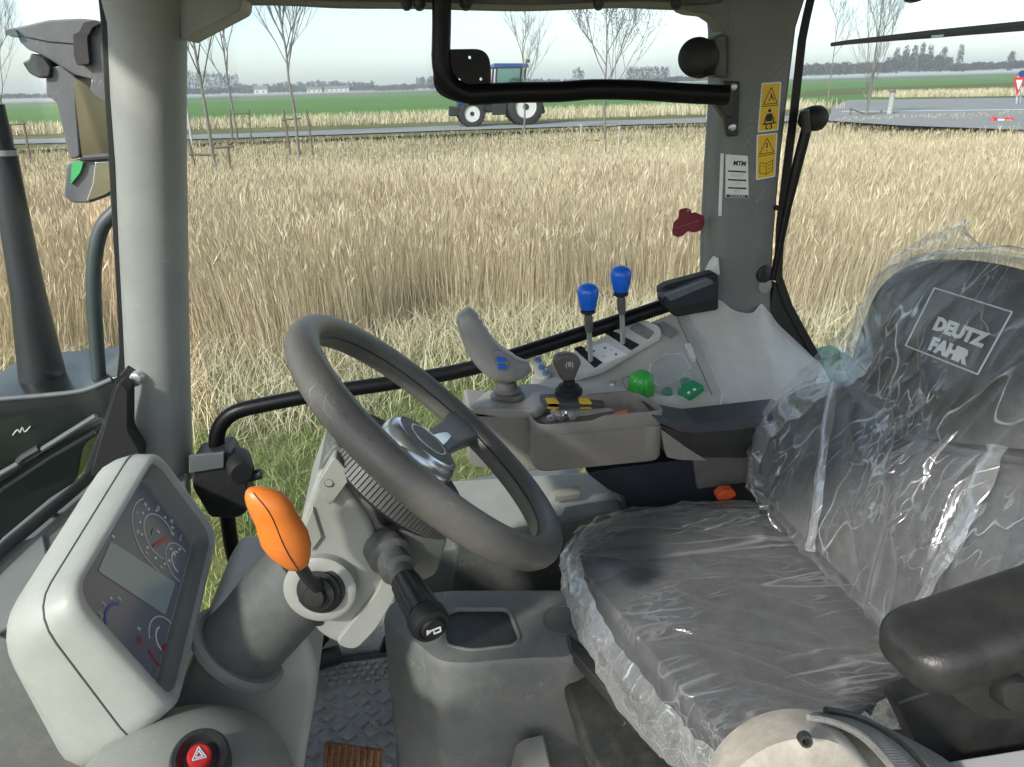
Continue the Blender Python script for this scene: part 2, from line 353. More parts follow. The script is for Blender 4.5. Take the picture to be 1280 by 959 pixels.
add('corner_trim', prism(PX([(968, 352), (975, 356), (1019, 446), (1012, 452), (962, 396)], Y=1.43), (0, .05, 0)), BLACK, cab, bevel=.003)
add('pillar_socket', lathe(P(957, 343, Y=1.419), (0.25, -1, 0.05), [(.001, .001), (.017, .0012), (.020, 0), (.0205, -.01)]), BLACK, cab)
add('socket_lip', lathe(P(957, 357, Y=1.4195), (0.25, -1, 0.1), [(.002, .002), (.014, .002), (.017, 0), (.018, -.01)]), PILLAR, cab)
add('pillar_screw', lathe(P(971, 260, Y=1.417), (0, -1, 0), [(.001, .002), (.005, .002), (.006, -.004)], 12), BLACK, cab)
# roof lining, seen only along its lower rim over the side window
add('pillar', loft([rrect(V(x, y, z), V(1, 0, 0), V(0, 1, 0), .055, .05, .025, 5) for x, y, z in ((.80, .13, 1.3), (.79, .12, 2.0), (.77, .12, 2.72))]), PILLARSHADE, cab, label='rear pillar on the open door side')
add('pillar', loft([rrect(V(x, y, z), V(1, 0, 0), V(0, 1, 0), .05, .05, .025, 5) for x, y, z in ((-.62, .20, 1.3), (-.60, .20, 2.0), (-.56, .20, 2.72))]), PILLARSHADE, cab, label='front pillar on the open door side')
add('cab_side', box((.76, .10, 1.3), (1.5, .16, 1.95)), DARKG, cab, bevel=.01, label='lower cab side behind the open door')
add('cab_wall', box((1.42, .12, 1.3), (1.48, 1.42, 1.85)), DARKG, cab, bevel=.01, label='lower rear wall of the cab behind the seat')
add('roof_lining', J(prism([(-.66, .08, 2.70), (1.5, .08, 2.70), (1.5, 1.52, 2.70), (-.66, 1.52, 2.70)], (0, 0, .06))), mat('roof_cloth', (.16, .16, .155), .9), cab, bevel=.01)
rim = [P(x, y, Y=1.40) for x, y in ((262, -2), (340, -2), (420, 2), (520, 3), (640, 6), (700, 5.5), (800, 2), (870, 5), (905, 2))]
add('roof_rim', loft([[q, q+V(0, .12, 0), V(q.x, q.y+.12, 2.71), V(q.x, q.y, 2.71)] for q in smooth_path(rim, 3)]), DARKG, cab, bevel=.004)
for x, w in ((508, 7), (524, 8), (582, 8), (748, 7), (845, 7)):
    add('rim_plug', lathe(P(x, 3, Y=1.39), (0, -.3, -1), [(w*.0014, -.01), (w*.0014, .006), (w*.0008, .012)], 14), BLACK, cab)
# glazing
def pane(name, pts, m_, lab): return add(name, loft([[Vector(p) for p in pts], [Vector(p)+V(0, .005, 0) for p in pts]]), m_, cab, smooth=False, label=lab)
pane('window_pane', [P(140, -60, Y=1.475), P(930, -60, Y=1.475), V(.70, 1.475, 1.36), V(-.42, 1.475, 1.36)], GLASS, 'side window pane between the two pillars')
pane('window_pane', [P(985, -60, Y=1.482), V(2.1, 1.482, 2.75), V(2.1, 1.482, 1.5), P(985, 560, Y=1.482), P(975, 345, Y=1.482), ], GLASS, 'rear window pane beside the rear pillar')
ws = smooth_path([V(-.565, 1.455, 0), V(-.66, 1.25, 0), V(-.715, 1.0, 0), V(-.73, .75, 0), V(-.72, .45, 0), V(-.66, .1, 0)], 5)
add('windscreen', J(*[loft([[V(q.x+d-.05*k, q.y, 1.74+k) for q in ws] for k in (0, .25, .5, .75, .98)], caps=False, closed=False) for d in (0, .005)]), WSGLASS, cab, label='curved windscreen pane left of the front pillar')
# sill and floor
add('floor_pan', box((-.62, .1, 1.2), (1.2, 1.29, 1.296)), DARKG, cab, label='dark cab floor under the rubber mat')
add('sill_plate', prism(PX([(385, 870), (470, 838), (486, 800), (500, 740), (430, 740), (385, 770)], Y=1.30), (0, .012, 0)), SPECK, cab, bevel=.003, label='pale speckled plate beside the floor mat')
add('sill_edge', prism(PX([(385, 868), (468, 838), (480, 800), (487, 800), (476, 846), (385, 878)], Y=1.285), (0, .03, 0)), BLACK, cab, bevel=.003)
add('wheel_arch', slab([(765, 585), (1010, 555), (1010, 800), (765, 800)], 1.27, 1.31), DARKG, cab, bevel=.005)
add('console_panel', prism(PX([(486, 850), (495, 735), (530, 690), (700, 660), (760, 660), (760, 860)], Y=1.20), (0, .26, 0)), mat('panel_grey', (.15, .158, .15), .5, dust=.15), cab, bevel=.01, label='dark grey side panel below the console')

# ---------------------------------------------------------------- rail under the side window and its hinge, latch
t = thing('window_grab_bar', 'bent black grab bar running low across the side window', 'grab bar', P(300, 640, Y=1.40))
add('bar', tube(smooth_path(PX([(307, 735), (291, 690), (281, 620), (272, 565), (273, 538), (291, 517), (330, 506), (420, 489), (500, 477), (590, 460), (700, 426), (835, 381), (870, 371)], Y=1.40), 5), .0158), BLACKPAINT, t)
add('hinge_block', J(slab([(240, 573), (285, 562), (300, 590), (308, 600), (312, 636), (300, 648), (262, 648), (240, 610)], 1.36, 1.43, .012)), BLACK, t, bevel=.006)
add('hinge_boss', lathe(P(300, 584, Y=1.352), (0.3, -1, 0), [(.001, .03), (.020, .03), (.026, .02), (.026, -.04)]), RUBBER, t)
add('hinge_pin', tube(PX([(296, 600), (327, 592)], Y=1.345), .011), BLACK, t, bevel=.002)
add('hinge_plate', slab([(236, 570), (280, 566), (280, 585), (236, 592)], 1.352, 1.36), EXTGREY, t, bevel=.002)
t = thing('window_latch', 'black latch housing at the rear end of the window grab bar', 'latch', P(870, 380, Y=1.36))
add('housing', slab([(829, 384), (826, 362), (836, 356), (893, 341), (899, 344), (899, 388), (845, 397)], 1.375, 1.41, .008), RUBBER, t, bevel=.006)
add('handle', slab([(827, 372), (890, 350), (897, 354), (897, 374), (836, 388)], 1.34, 1.375, .006), NAVY, t, bevel=.009, seg=4)
add('handle_top', slab([(832, 370), (888, 349), (893, 354), (838, 377)], 1.336, 1.35, .004), EXTGREY, t, bevel=.003)
add('latch_clip', slab([(886, 345), (893, 330), (899, 322), (901, 345)], 1.40, 1.43), CONS, t, bevel=.004)

# ---------------------------------------------------------------- black rail across the top of the window
t = thing('monitor_rail', 'black tubular rail with a rounded mounting plate across the upper side window', 'mounting rail', P(740, 112, Y=1.36))
add('post', tube(smooth_path(PX([(552, -10), (552, 30), (551, 70)], Y=1.37), 4), .0165), BLACKPAINT, t)
add('rail', tube(smooth_path(PX([(585, 119), (640, 116), (700, 115), (740, 112), (800, 113), (860, 117), (908, 119)], Y=1.37), 4), .0178), BLACKPAINT, t)
cu = bpy.data.curves.new('plate', 'CURVE'); cu.dimensions = '2D'; cu.fill_mode = 'BOTH'; cu.extrude = .003
po = P(580, 95, Y=1.375)
def pl2(x, y): q = P(x, y, Y=1.375)-po; return V(q.x, q.z, 0)
def spl(pts):
    s = cu.splines.new('POLY'); s.points.add(len(pts)-1); s.use_cyclic_u = True
    for q, (x, y) in zip(s.points, pts): q.co = (x, y, 0, 1)
outl = rpoly([pl2(x, y) for x, y in ((541, 62), (613, 61), (612, 129), (575, 130), (542, 116))], .030, 8)
spl([(q.x, q.y) for q in outl])
for hx, hy in ((587, 72), (574, 100), (601, 99)): spl([(pl2(hx, hy).x+.0026*math.cos(a), pl2(hx, hy).y+.0026*math.sin(a)) for a in [2*math.pi*k/12 for k in range(12)]])
tmp = bpy.data.objects.new('tmp', cu); COL.objects.link(tmp); dg = bpy.context.evaluated_depsgraph_get()
me = bpy.data.meshes.new_from_object(tmp.evaluated_get(dg)); bpy.data.objects.remove(tmp)
me.transform(Matrix.Translation(po-ORG[t.name]) @ Matrix.Rotation(R(90), 4, 'X')); me.materials.clear(); me.materials.append(BLACKPAINT)
o = bpy.data.objects.new('plate', me); COL.objects.link(o); o.parent = t; ORG[o.name] = ORG[t.name]
add('bend', tube(smooth_path(PX([(551, 66), (553, 88), (562, 105), (578, 116), (600, 119)], Y=1.37), 5), .0168), BLACKPAINT, t)
add('end_bracket', slab([(905, 101), (926, 102), (923, 170), (910, 171), (905, 140)], 1.405, 1.418, .004), BLACK, t, bevel=.003)
add('bracket_gusset', slab([(894, 110), (915, 106), (917, 146), (908, 148), (896, 132)], 1.385, 1.41, .004), BLACK, t, bevel=.004)
for x, y in ((916, 109), (915, 159)):
    add('bracket_bolt', lathe(P(x, y, Y=1.404), (0, -1, 0), [(.001, .007), (.006, .006), (.0075, 0)], 12), STEEL, t)
t = thing('rubber_buffer', 'black round buffer sticking out of the rear pillar near the roof', 'buffer', P(875, 85, Y=1.43))
add('head', lathe(P(872, 72, Y=1.405), (-.75, -.8, .1), [(.001, .022), (.020, .022), (.033, .014), (.035, .004), (.035, -.02), (.001, -.02)], 32), RUBBER, t)
add('neck', slab([(876, 50), (906, 48), (906, 94), (876, 94)], 1.402, 1.44, .005), BLACK, t, bevel=.005)
add('mount', slab([(894, 46), (908, 42), (908, 97), (894, 96)], 1.398, 1.44), DARKG, t, bevel=.004)

# ---------------------------------------------------------------- stickers on the rear pillar
YS = 1.4185
def quad_sticker(name, lab, corners, base):
    t_ = thing(name, lab, 'sticker', P(*corners[3], Y=YS)); w = PX(corners, Y=YS)
    add('backing', prism(rpoly(w, .003), (0, .0012, 0)), base, t_, bevel=.0002, seg=1)
    def uv(u, v): return w[0].lerp(w[1], u).lerp(w[3].lerp(w[2], u), v)
    return t_, uv, (w[1]-w[0]).normalized(), (w[0]-w[3]).normalized()
def inset(uv, u0, v0, u1, v1, h=.0006): return prism([uv(u0, v0), uv(u1, v0), uv(u1, v1), uv(u0, v1)], (0, -h, 0))
def line(uv, pts, r=.0007, close=False):
    q = [uv(*p_)+V(0, -.0008, 0) for p_ in pts]
    if close: q.append(q[0])
    return J(*[tube([q[i], q[i+1]], r, 6) for i in range(len(q)-1)])
t, uv, ex, ey = quad_sticker('warning_sticker', 'upper yellow warning sticker with a seated driver pictogram on the pillar', [(952, 104), (977, 102), (973, 163), (947, 166)], STICKW)
add('yellow_field', inset(uv, .07, .03, .93, .97), STICKY, t)
add('divider', line(uv, [(.07, .47), (.93, .47)]), PRINTBLACK, t)
add('triangle', line(uv, [(.5, .1), (.84, .43), (.16, .43)], close=True), PRINTBLACK, t)
add('falling_figure', J(line(uv, [(.42, .37), (.55, .28), (.50, .22)], .0011), line(uv, [(.55, .28), (.66, .36)], .0009)), PRINTBLACK, t)
add('seated_figure', J(ball(uv(.5, .57)+V(0, -.0005, 0), .0035, .0008, .0035, seg=10, nr=6), inset(uv, .36, .63, .64, .79, .0012), line(uv, [(.2, .84), (.84, .83)], .0013),
    line(uv, [(.34, .68), (.28, .83)], .0012), line(uv, [(.66, .68), (.74, .83)], .0012), line(uv, [(.40, .85), (.36, .93), (.46, .95)], .0012), line(uv, [(.60, .85), (.66, .92), (.56, .95)], .0012)), PRINTBLACK, t)
t, uv, ex, ey = quad_sticker('warning_sticker', 'lower yellow warning sticker with an exclamation mark and a manual pictogram', [(946, 168.5), (972, 166), (969, 221), (945, 225.5)], STICKW)
add('yellow_field', inset(uv, .07, .03, .93, .97), STICKY, t)
add('divider', line(uv, [(.07, .48), (.93, .46)]), PRINTBLACK, t)
add('triangle', line(uv, [(.5, .1), (.86, .42), (.14, .43)], close=True), PRINTBLACK, t)
add('exclamation_mark', J(line(uv, [(.5, .2), (.5, .31)], .0012), line(uv, [(.5, .36), (.5, .38)], .0013)), PRINTBLACK, t)
add('manual_pictogram', J(line(uv, [(.18, .62), (.5, .66), (.82, .6), (.82, .84), (.5, .9), (.18, .86)], .0006, True), line(uv, [(.5, .66), (.5, .9)], .0006), line(uv, [(.26, .7), (.42, .72)], .0005), line(uv, [(.58, .72), (.74, .69)], .0005), line(uv, [(.58, .8), (.74, .77)], .0005)), PRINTBLACK, t)
t, uv, ex, ey = quad_sticker('inspection_sticker', 'white and blue inspection sticker with MTM heading on the pillar edge', [(907, 193), (935, 195), (936, 248), (907, 247)], STICKW)
text('heading', 'MTM', PRINTBLACK, uv(.62, .19)+V(0, -.0003, 0), ex, ey, .0125, t, bold=.0004)
add('swoosh', line(uv, [(.18, .2), (.3, .08), (.55, .07), (.85, .12)], .0004), PRINTGREY, t)
for v in (.36, .56, .75): add('dark_bar', inset(uv, .10, v, .9, v+.035), PRINTBLACK, t)
for v, s in ((.465, '8-6-23'), (.66, 'UIT'), (.85, 'KIT')): text('entry', s, PRINTGREY, uv(.5, v)+V(0, -.0003, 0), ex, ey, .0095, t)
add('blue_foot', inset(uv, .03, .925, .97, .99), STICKB, t)
text('foot_text', '075 44 99 773', STICKW, uv(.5, .957)+V(0, -.0007, 0), ex, ey, .0055, t)
t = thing('edge_label', 'narrow white label strip on the window edge of the rear pillar', 'label', P(900, 270, Y=1.43))
add('strip', slab([(901, 192), (905, 192), (902, 270), (898, 270)], 1.421, 1.4225), STICKW, t)
# tractor decal on the glass
t = thing('window_decal', 'maroon tractor shaped decal stuck on the side window glass', 'decal', P(860, 297, Y=1.474))
w = PX([(840, 290), (842, 278), (848, 273), (849, 262), (857, 260), (864, 262), (864, 267), (868, 265), (873, 267), (880, 270), (881, 280), (877, 288), (868, 291), (859, 289), (855, 294), (848, 297), (841, 294)], Y=1.4735)
add('silhouette', prism(rpoly(w, .004, 3), (0, .0008, 0)), MAROON, t)
a_, b_ = P(845, 285, Y=1.473), P(874, 276, Y=1.473)
add('lettering_band', tube([a_, b_], .0011, 6), PINKP, t)
add('print_dot', lathe(P(860, 263.5, Y=1.473), (0, -1, 0), [(.0001, .0004), (.0016, .0004), (.0016, 0)], 10), STICKW, t)

# ---------------------------------------------------------------- catch strut and wiper by the rear window
t = thing('window_strut', 'black gas strut with round catch beside the rear pillar', 'strut', P(966, 350, Y=1.40))
add('rod', tube(PX([(1009, 158), (997, 205), (984, 262), (966, 350)], Y=1.40), [.0105, .0105, .008, .007]), BLACKPAINT, t)
add('catch', lathe(P(1019, 148, Y=1.405), (-.9, -.35, .0), [(.001, .034), (.013, .033), (.020, .026), (.024, .008), (.024, -.008), (.018, -.018), (.001, -.018)], 24), RUBBER, t)
add('end_fitting', tube(PX([(1006, 138), (1008, 166)], Y=1.385), .0085), BLACK, t)
t = thing('window_wiper', 'black wiper blade slanting across the top of the rear window', 'wiper', P(1160, 45, Y=1.5))
add('blade', loft([[P(x, y-w/2, Y=1.50), P(x, y+w/2, Y=1.50), P(x, y+w/2, Y=1.515), P(x, y-w/2, Y=1.515)] for x, y, w in ((1038, 56, 5), (1060, 53, 6), (1160, 43, 10), (1240, 36, 12), (1330, 28, 14))]), BLACK, t, bevel=.002)
add('arm', loft([[P(x, y-w/2, Y=1.493), P(x, y+w/2, Y=1.493), P(x, y+w/2, Y=1.50), P(x, y-w/2, Y=1.50)] for x, y, w in ((1100, 51, 3), (1160, 46, 5), (1240, 38, 7), (1330, 29, 9))]), BLACKPAINT, t, bevel=.001)
add('pivot_clip', slab([(1164, 44.5), (1180, 43), (1179, 46), (1165, 47.5)], 1.488, 1.493), CHROME, t)
add('hook', slab([(1134, -6), (1158, -6), (1152, 1), (1145, 3), (1138, 1)], 1.47, 1.49), BLACK, t, bevel=.002)
# ================================================================ DASH, CLUSTER, STEERING
t = thing('dashboard', 'dark grey dashboard below the windscreen', 'dashboard', (-.5, .8, 1.6))
dt = PX([(-60, 760), (0, 672), (60, 622), (118, 585), (150, 545), (232, 548), (236, 640), (200, 700), (60, 830), (-60, 830)], Z=1.735)
DASH = mat('dash_grey', (.15, .155, .15), .5, dust=.22, bump=.3, bscale=400)
add('dash_panel', prism(dt, (0, 0, -.05)), DASH, t, bevel=.008)
add('base_strip', tube(smooth_path(PX([(-60, 745), (0, 690), (60, 640), (112, 595), (140, 555), (152, 525)], Z=1.755), 4), .011), RUBBER, t)
add('dash_flap', prism(PX([(-20, 690), (54, 667), (60, 700), (56, 760), (-20, 800)], Z=1.742), (0, 0, -.01)), MIDG, t, bevel=.004)
add('dash_body', loft([rpoly(PX([(-90, 800), (0, 790), (60, 830), (150, 890), (330, 905), (380, 1010), (-90, 1010)], Y=y), .03) for y in (.76, 1.1)]), DASH, t, bevel=.02)
for x, y in ((68, 645), (126, 589)): add('panel_clip', lathe(P(x, y, Z=1.736), (0, 0, 1), [(.001, .008), (.006, .007), (.008, 0)], 10), BLACK, t)
t = thing('switch_dome', 'dark grey switch pod with a red hazard button at the lower left', 'switch pod', P(265, 960, Y=.6))
e = (V(1, 0, 0), V(0, 1, 0), V(0, 0, 1)); c0 = P(225, 1010, Y=.62)
add('pod', ball(c0, .125, .12, .092, seg=36, nr=18), MIDG, t, ang=180)
nb = (V(.20, -.45, .80)).normalized(); pb = c0+V(nb.x*.125*.9, nb.y*.12*.9, nb.z*.092*.98)
pb = P(250, 948, D=(pb-CAM).dot(fw))
add('button_well', lathe(pb, nb, [(.016, .002), (.022, .010), (.026, .010), (.029, .0), (.030, -.03)]), BLACK, t)
add('hazard_button', lathe(pb, nb, [(.001, .0145), (.0095, .0145), (.0118, .0115), (.0118, -.01)]), RED, t)
ex, ey, _ = frame(nb); ex = (V(1, .2, 0)-nb*nb.dot(V(1, .2, 0))).normalized(); ey = nb.cross(ex)
for s_ in (.0075, .004):
    q = [pb+nb*.0152+(ex*math.cos(R(a))+ey*math.sin(R(a)))*s_ for a in (90, 210, 330, 90)]
    add('hazard_triangle', J(*[tube([q[i], q[i+1]], .0008, 6) for i in range(3)]), PRINTGREY, t)

# ---- instrument cluster: hood (lofted from bezel rim to its back) and a sunk face
Yn, Yf = .66, 1.0
A_, D_, B_, C_ = P(83, 745, Y=Yn), P(215, 900, Y=Yn), P(190, 560, Y=Yf), P(274, 664, Y=Yf)   # top near, bottom near, top far, bottom far
eu = ((B_-A_)+(C_-D_)).normalized(); ev0 = ((A_-D_)+(B_-C_)).normalized(); en = ev0.cross(eu).normalized()
if en.x < 0: en = -en
t = thing('instrument_cluster', 'pale grey instrument cluster hood with dark gauges facing the seat', 'instrument cluster', (A_+C_)/2-V(0, 0, .2))
cen = (A_+B_+C_+D_)/4
def ringat(k, off, grow=1.0, rad=.03):
    q = [cen+(p_-cen-en*(p_-cen).dot(en))*grow+off for p_ in (A_, B_, C_, D_)]
    return rpoly(q, rad, 5)
back = -en
outer = [ringat(0, V(0, 0, 0), 1.0, .035)]
bq = [(A_, P(-14, 796, Y=Yn+.02)), (B_, P(128, 574, Y=Yf-.02)), (C_, C_+back*.10), (D_, P(92, 985, Y=Yn+.03))]
def lerpring(f, bulge, rad): 
    q = [a.lerp(b, f)+(a-cen).normalized()*bulge for a, b in bq]
    return rpoly(q, rad, 5)
hood = loft([ringat(0, en*-.002, .90, .03), ringat(0, en*.004, .925, .03), ringat(0, en*.004, .96, .032), ringat(0, V(0, 0, 0), 1.0, .035), lerpring(.12, .006, .04), lerpring(.30, .013, .045), lerpring(.32, .013, .045), lerpring(.34, .014, .046), lerpring(.6, .014, .048), lerpring(.85, .006, .046), lerpring(1.0, -.010, .05)], caps=False)
hood[1].append(tuple(range(len(hood[0])-24, len(hood[0]))))
add('hood', hood, LIGHT, t, ang=60)
rg_ = lerpring(.315, .0125, .045); add('hood_seam', tube(rg_+[rg_[0]], .0016, 6), DARKG, t)
add('inner_rim', loft([ringat(0, en*-.002, .90, .03), ringat(0, en*-.016, .87, .03), ringat(0, en*-.017, .855, .028), ringat(0, en*-.026, .83, .024), ringat(0, en*-.028, .78, .022)], caps=False), MIDG, t, ang=50)
add('face', prism(ringat(0, en*-.027, .825, .022), en*-.006), DISPLAY, t)
fo = cen+en*-.0268
def FP(x, y, h=.0): return ON(x, y, fo+en*h, en)
def fquad(name, pts, mt_, h=.0006, rad=.002, lab=None): return add(name, prism(rpoly([FP(x, y) for x, y in pts], rad), en*h), mt_, t, label=lab)
fquad('screen', [(138, 677), (219, 729), (206, 769), (122, 714)], LCD, .0008, .004)
e1 = eu; e2 = (ev0-eu*eu.dot(ev0)).normalized()
def dial(name, x, y, r1, r2, a0, a1, m_): return add(name, arc(FP(x, y), e1, e2, r1, r2, a0, a1, .0007), m_, t)
tac = (200, 671); 
def px_r(x, y, c): return (FP(x, y)-FP(*c)).length
dial('dial_arc', *tac,   .0335, .0355, -30, 215, PRINTGREY)
dial('dial_arc', *tac, .057, .0588, 60, 200, PRINTGREY)
dot = raw('dial_dot', lathe((0, 0, 0), en, [(.0001, .001), (.0021, .001), (.0023, 0)], 8), WHITE)
for k in range(10):
    a = R(-20+k*26); inst('dial_dot', dot, FP(*tac)+(e1*math.cos(a)+e2*math.sin(a))*.042, t)
for k, s_ in enumerate(('0', '5', '10', '15', '20', '25', '30')):
    a = R(205-k*36); text('dial_number', s_, WHITE, FP(*tac, .0006)+(e1*math.cos(a)+e2*math.sin(a))*.049, e1, e2, .0085, t)
def needle(x0, y0, x1, y1, w=.0022):
    a, b = FP(x0, y0, .002), FP(x1, y1, .002); d = (b-a).normalized(); s = en.cross(d)
    add('needle', prism([a-s*w*.4, a+s*w*.4, b+s*w, b-s*w], en*.001), RED, t)
needle(192, 682, 208, 673, .003)
add('gear_mark', prism([FP(188.5, 668), FP(190.5, 660), FP(191.5, 660), FP(190, 669)], en*.0008), GREENS, t)
sm = (224, 704)
dial('dial_arc', *sm, .0297, .0315, -10, 200, PRINTGREY); dial('dial_arc', *sm, .016, .0182, 30, 190, WHITE)
for a in (20, 75, 130): inst('dial_dot', dot, FP(*sm)+(e1*math.cos(R(a))+e2*math.sin(R(a)))*.024, t)
sp = (206, 800)
dial('dial_arc', *sp, .0297, .0318, -20, 130, PRINTGREY); dial('dial_arc', *sp, .0165, .0187, 60, 230, WHITE)
needle(203, 815, 207, 806, .0022)
add('red_zone', arc(FP(*sp), e1, e2, .038, .0405, 150, 225, .0007), RED, t)
for x, y, x2, y2 in ((171, 796, 173, 805), (174, 795, 177, 805)): needle(x, y, x2, y2, .0006)
lg = (152, 782)
add('scale_arc', arc(FP(*lg), e1, e2, .025, .029, 35, 130, .0007), PRINTBLUE, t)
for k, s in enumerate('12345'):
    a = R(138-k*27); text('scale_number', s, WHITE, FP(*lg, .0006)+(e1*math.cos(a)+e2*math.sin(a))*.034, e1, e2, .0095, t)
for x, y, s in ((247-60, 762-140, 'n/min'),): text('dial_text', s, PRINTGREY, FP(226, 672, .0006), e1, e2, .006, t)
for x, y in ((196, 662), (214, 664), (140, 668), (172, 783), (216, 690)): fquad('warning_light', [(x, y), (x+4, y+3), (x+3, y+6), (x-1, y+3)], PRINTGREY, .0005, .0006)

# ---- column
al, be = .7886, .0640
wn = V(math.sin(al)*math.cos(be), math.sin(be), math.cos(al)*math.cos(be)); wc = V(.0112, .8293, 2.042)
w1 = (V(0, 1, 0)-wn*wn.y).normalized(); w2 = wn.cross(w1)            # w1 across the cab, w2 along it
if w2.z < 0: w2 = -w2
t = thing('column_shroud', 'grey moulded shroud at the foot of the steering column', 'column shroud', P(330, 950, Y=.8))
add('shroud', slab([(262, 770), (278, 746), (310, 752), (352, 775), (384, 798), (396, 840), (394, 880), (386, 925), (374, 995), (230, 995), (195, 920), (225, 860)], .806, .96, .018), mat('shroud_grey', (.40, .41, .385), .5, dust=.15), t, bevel=.022, seg=5)
ax = [wc-wn*s for s in (.40, .36, .30, .26)]
e_ = (w1, w2)
add('column_tube', loft([[c+w1*.052*math.cos(a)+w2*.058*math.sin(a) for a in [2*math.pi*k/28 for k in range(28)]] for c in [wc-wn*.40, wc-wn*.24]]), DARKG, t)
add('column_collar', loft([[c+w1*r_*math.cos(a)+w2*r_*1.08*math.sin(a) for a in [2*math.pi*k/28 for k in range(28)]] for c, r_ in ((wc-wn*.405, .058), (wc-wn*.398, .066), (wc-wn*.390, .066), (wc-wn*.386, .060), (wc-wn*.388, .05))]), MIDG, t)

st = thing('steering_column', 'light grey steering column housing carrying the levers', 'steering column', wc-wn*.28)
add('housing', slab([(376, 650), (398, 590), (418, 590), (462, 650), (482, 700), (494, 745), (468, 785), (444, 812), (424, 808), (398, 795), (366, 738)], .765, .905, .014), HOUSING, st, bevel=.014, seg=4)
add('housing_shell', slab([(446, 770), (470, 742), (482, 712), (496, 745), (470, 788), (444, 814), (418, 806)], .758, .9, .012), HOUSING, st, bevel=.012)
add('column_cowl', slab([(395, 590), (420, 552), (440, 575), (478, 660), (560, 672), (545, 720), (500, 735), (462, 690)], .775, .885, .01), mat('cowl_grey', (.115, .118, .11), .5, dust=.12), st, bevel=.018, seg=4)
add('cowl_cover', slab([(396, 606), (418, 570), (440, 596), (412, 634)], .755, .79, .006), HOUSING, st, bevel=.007)
add('cover_screw', lathe(P(411, 604, Y=.755), (-.1, -1, .1), [(.001, -.002), (.0035, -.002), (.005, .001), (.0055, -.003)], 12), BLACK, st)
add('seam_strip', slab([(378, 665), (391, 634), (403, 672), (390, 690)], .761, .775), HOUSING, st, bevel=.002)
rc = wc-wn*.064
add('knurled_ring', lathe(rc, wn, [(.06, -.022), (.094, -.022), (.098, -.018), (.098, .014), (.094, .018), (.06, .018)], 60), RUBBER, st)
rib = raw('ring_rib', obox((0, 0, 0), wn*.0135, w1*.0035, w2*.0022), mat('rib_grey', (.11, .11, .105), .5))
for k in range(108):
    a = 2*math.pi*k/108; q = rc+w1*.099*math.cos(a)+w2*.099*math.sin(a)
    rm = Matrix.Rotation(a, 3, wn if w1.cross(w2).dot(wn) > 0 else -wn); inst('ring_rib', rib, q-wn*.002, st, rot=rm.to_euler())
add('column_neck', lathe(wc-wn*.08, wn, [(.05, -.10), (.045, 0), (.035, .05)]), RUBBER, st)
add('boot_plate', lathe(P(400, 737, Y=.752), (-.12, -1, .1), [(.030, .004), (.041, .004), (.0445, .001), (.045, -.05)], 36), HOUSING, st)
add('lever_boot', lathe(P(401, 735, Y=.752), (-.22, -1, .22), [(.031, 0), (.031, .005), (.025, .006), (.027, .010), (.020, .011), (.022, .017), (.014, .019), (.012, .026), (.001, .027)], 32), RUBBER, st)
add('plug_hole', lathe(P(398, 777, Y=.765), (0, -1, 0), [(.001, .002), (.006, .002), (.007, 0)], 14), RUBBER, st)
# orange shift lever
add('lever_stem', tube([P(398, 735, Y=.735), P(384, 722, Y=.715), P(371, 700, Y=.695)], .0075), BLACK, st)
ks = [(331, 608, 18, .69), (338, 622, 25, .69), (347, 645, 27, .69), (356, 668, 28, .692), (364, 688, 24, .694), (371, 706, 15, .695)]
rings = []; dirk = (P(371, 706, Y=.695)-P(331, 608, Y=.69)).normalized(); sidek = dirk.cross(V(0, 1, 0)).normalized()
kk = [(313, 610, 3), (317, 612, 10), (323, 617, 17), (331, 624, 23), (339, 635, 26), (345, 648, 26), (350, 660, 28), (356, 673, 30), (363, 687, 27), (369, 699, 20), (373, 707, 14), (375, 711, 5)]
rings = [[P(x, y, Y=.69)+sidek*(w*.00086)*math.cos(a)+V(0, 1, 0)*(w*.00066)*math.sin(a) for a in [2*math.pi*k/20 for k in range(20)]] for x, y, w in kk]
add('shift_knob', loft(rings), ORANGE, st, ang=180)
add('knob_seam', tube(smooth_path([P(x, y, Y=.69)+V(0, -w*.00066, 0)*.99+sidek*(w*.0001) for x, y, w in kk[1:-1]], 3), .0006, 6), RUBBER, st)
# ribbed stalk with horn symbol
sa, sb = P(487, 694, Y=.755), P(541, 786, Y=.63); sd = (sb-sa).normalized(); f1, f2, _ = frame(sd); L = (sb-sa).length
add('stalk_base', lathe(sa, sd, [(.027, -.02), (.027, .003), (.024, .006), (.0195, .008), (.0195, .020), (.0215, .022), (.0215, .030), (.016, .034), (.016, .05)], 32, ), DARKG, st)
ribs = [[sa+sd*h+(f1*math.cos(a)+f2*math.sin(a))*(r_+(.0011 if (k//2) % 2 else 0)) for k, a in [(k, 2*math.pi*k/48) for k in range(48)]] for h, r_ in ((.05, .013), (.052, .0165), (L*.6, .0185), (L-.024, .0195))]
add('stalk_grip', loft(ribs), BLACK, st, ang=25)
add('stalk_cap', lathe(sb-sd*.022, sd, [(.021, 0), (.0225, .003), (.0225, .014), (.020, .020), (.016, .022), (.0145, .020), (.012, .024), (.001, .0245)], 36), RUBBER, st, ang=25)
hp = sb+sd*.0035; hx = (rt-sd*sd.dot(rt)).normalized(); hy = sd.cross(hx); hy = hy if hy.dot(up) > 0 else -hy
def H(x, y): return hp+hx*x*.00125+hy*y*.00125
add('horn_symbol', J(prism([H(-7, 4.5), H(-3, 2.4), H(-3, .4), H(-7, -1.7)], sd*.0006), *[tube([H(*a), H(*b)], .00095, 6) for a, b in (((-3, 1.4), (6, 1.4)), ((6, 1.4), (6, -3.5)), ((6, -3.5), (0, -3.5)), ((0, -3.5), (0, -.8)))]), WHITE, st)

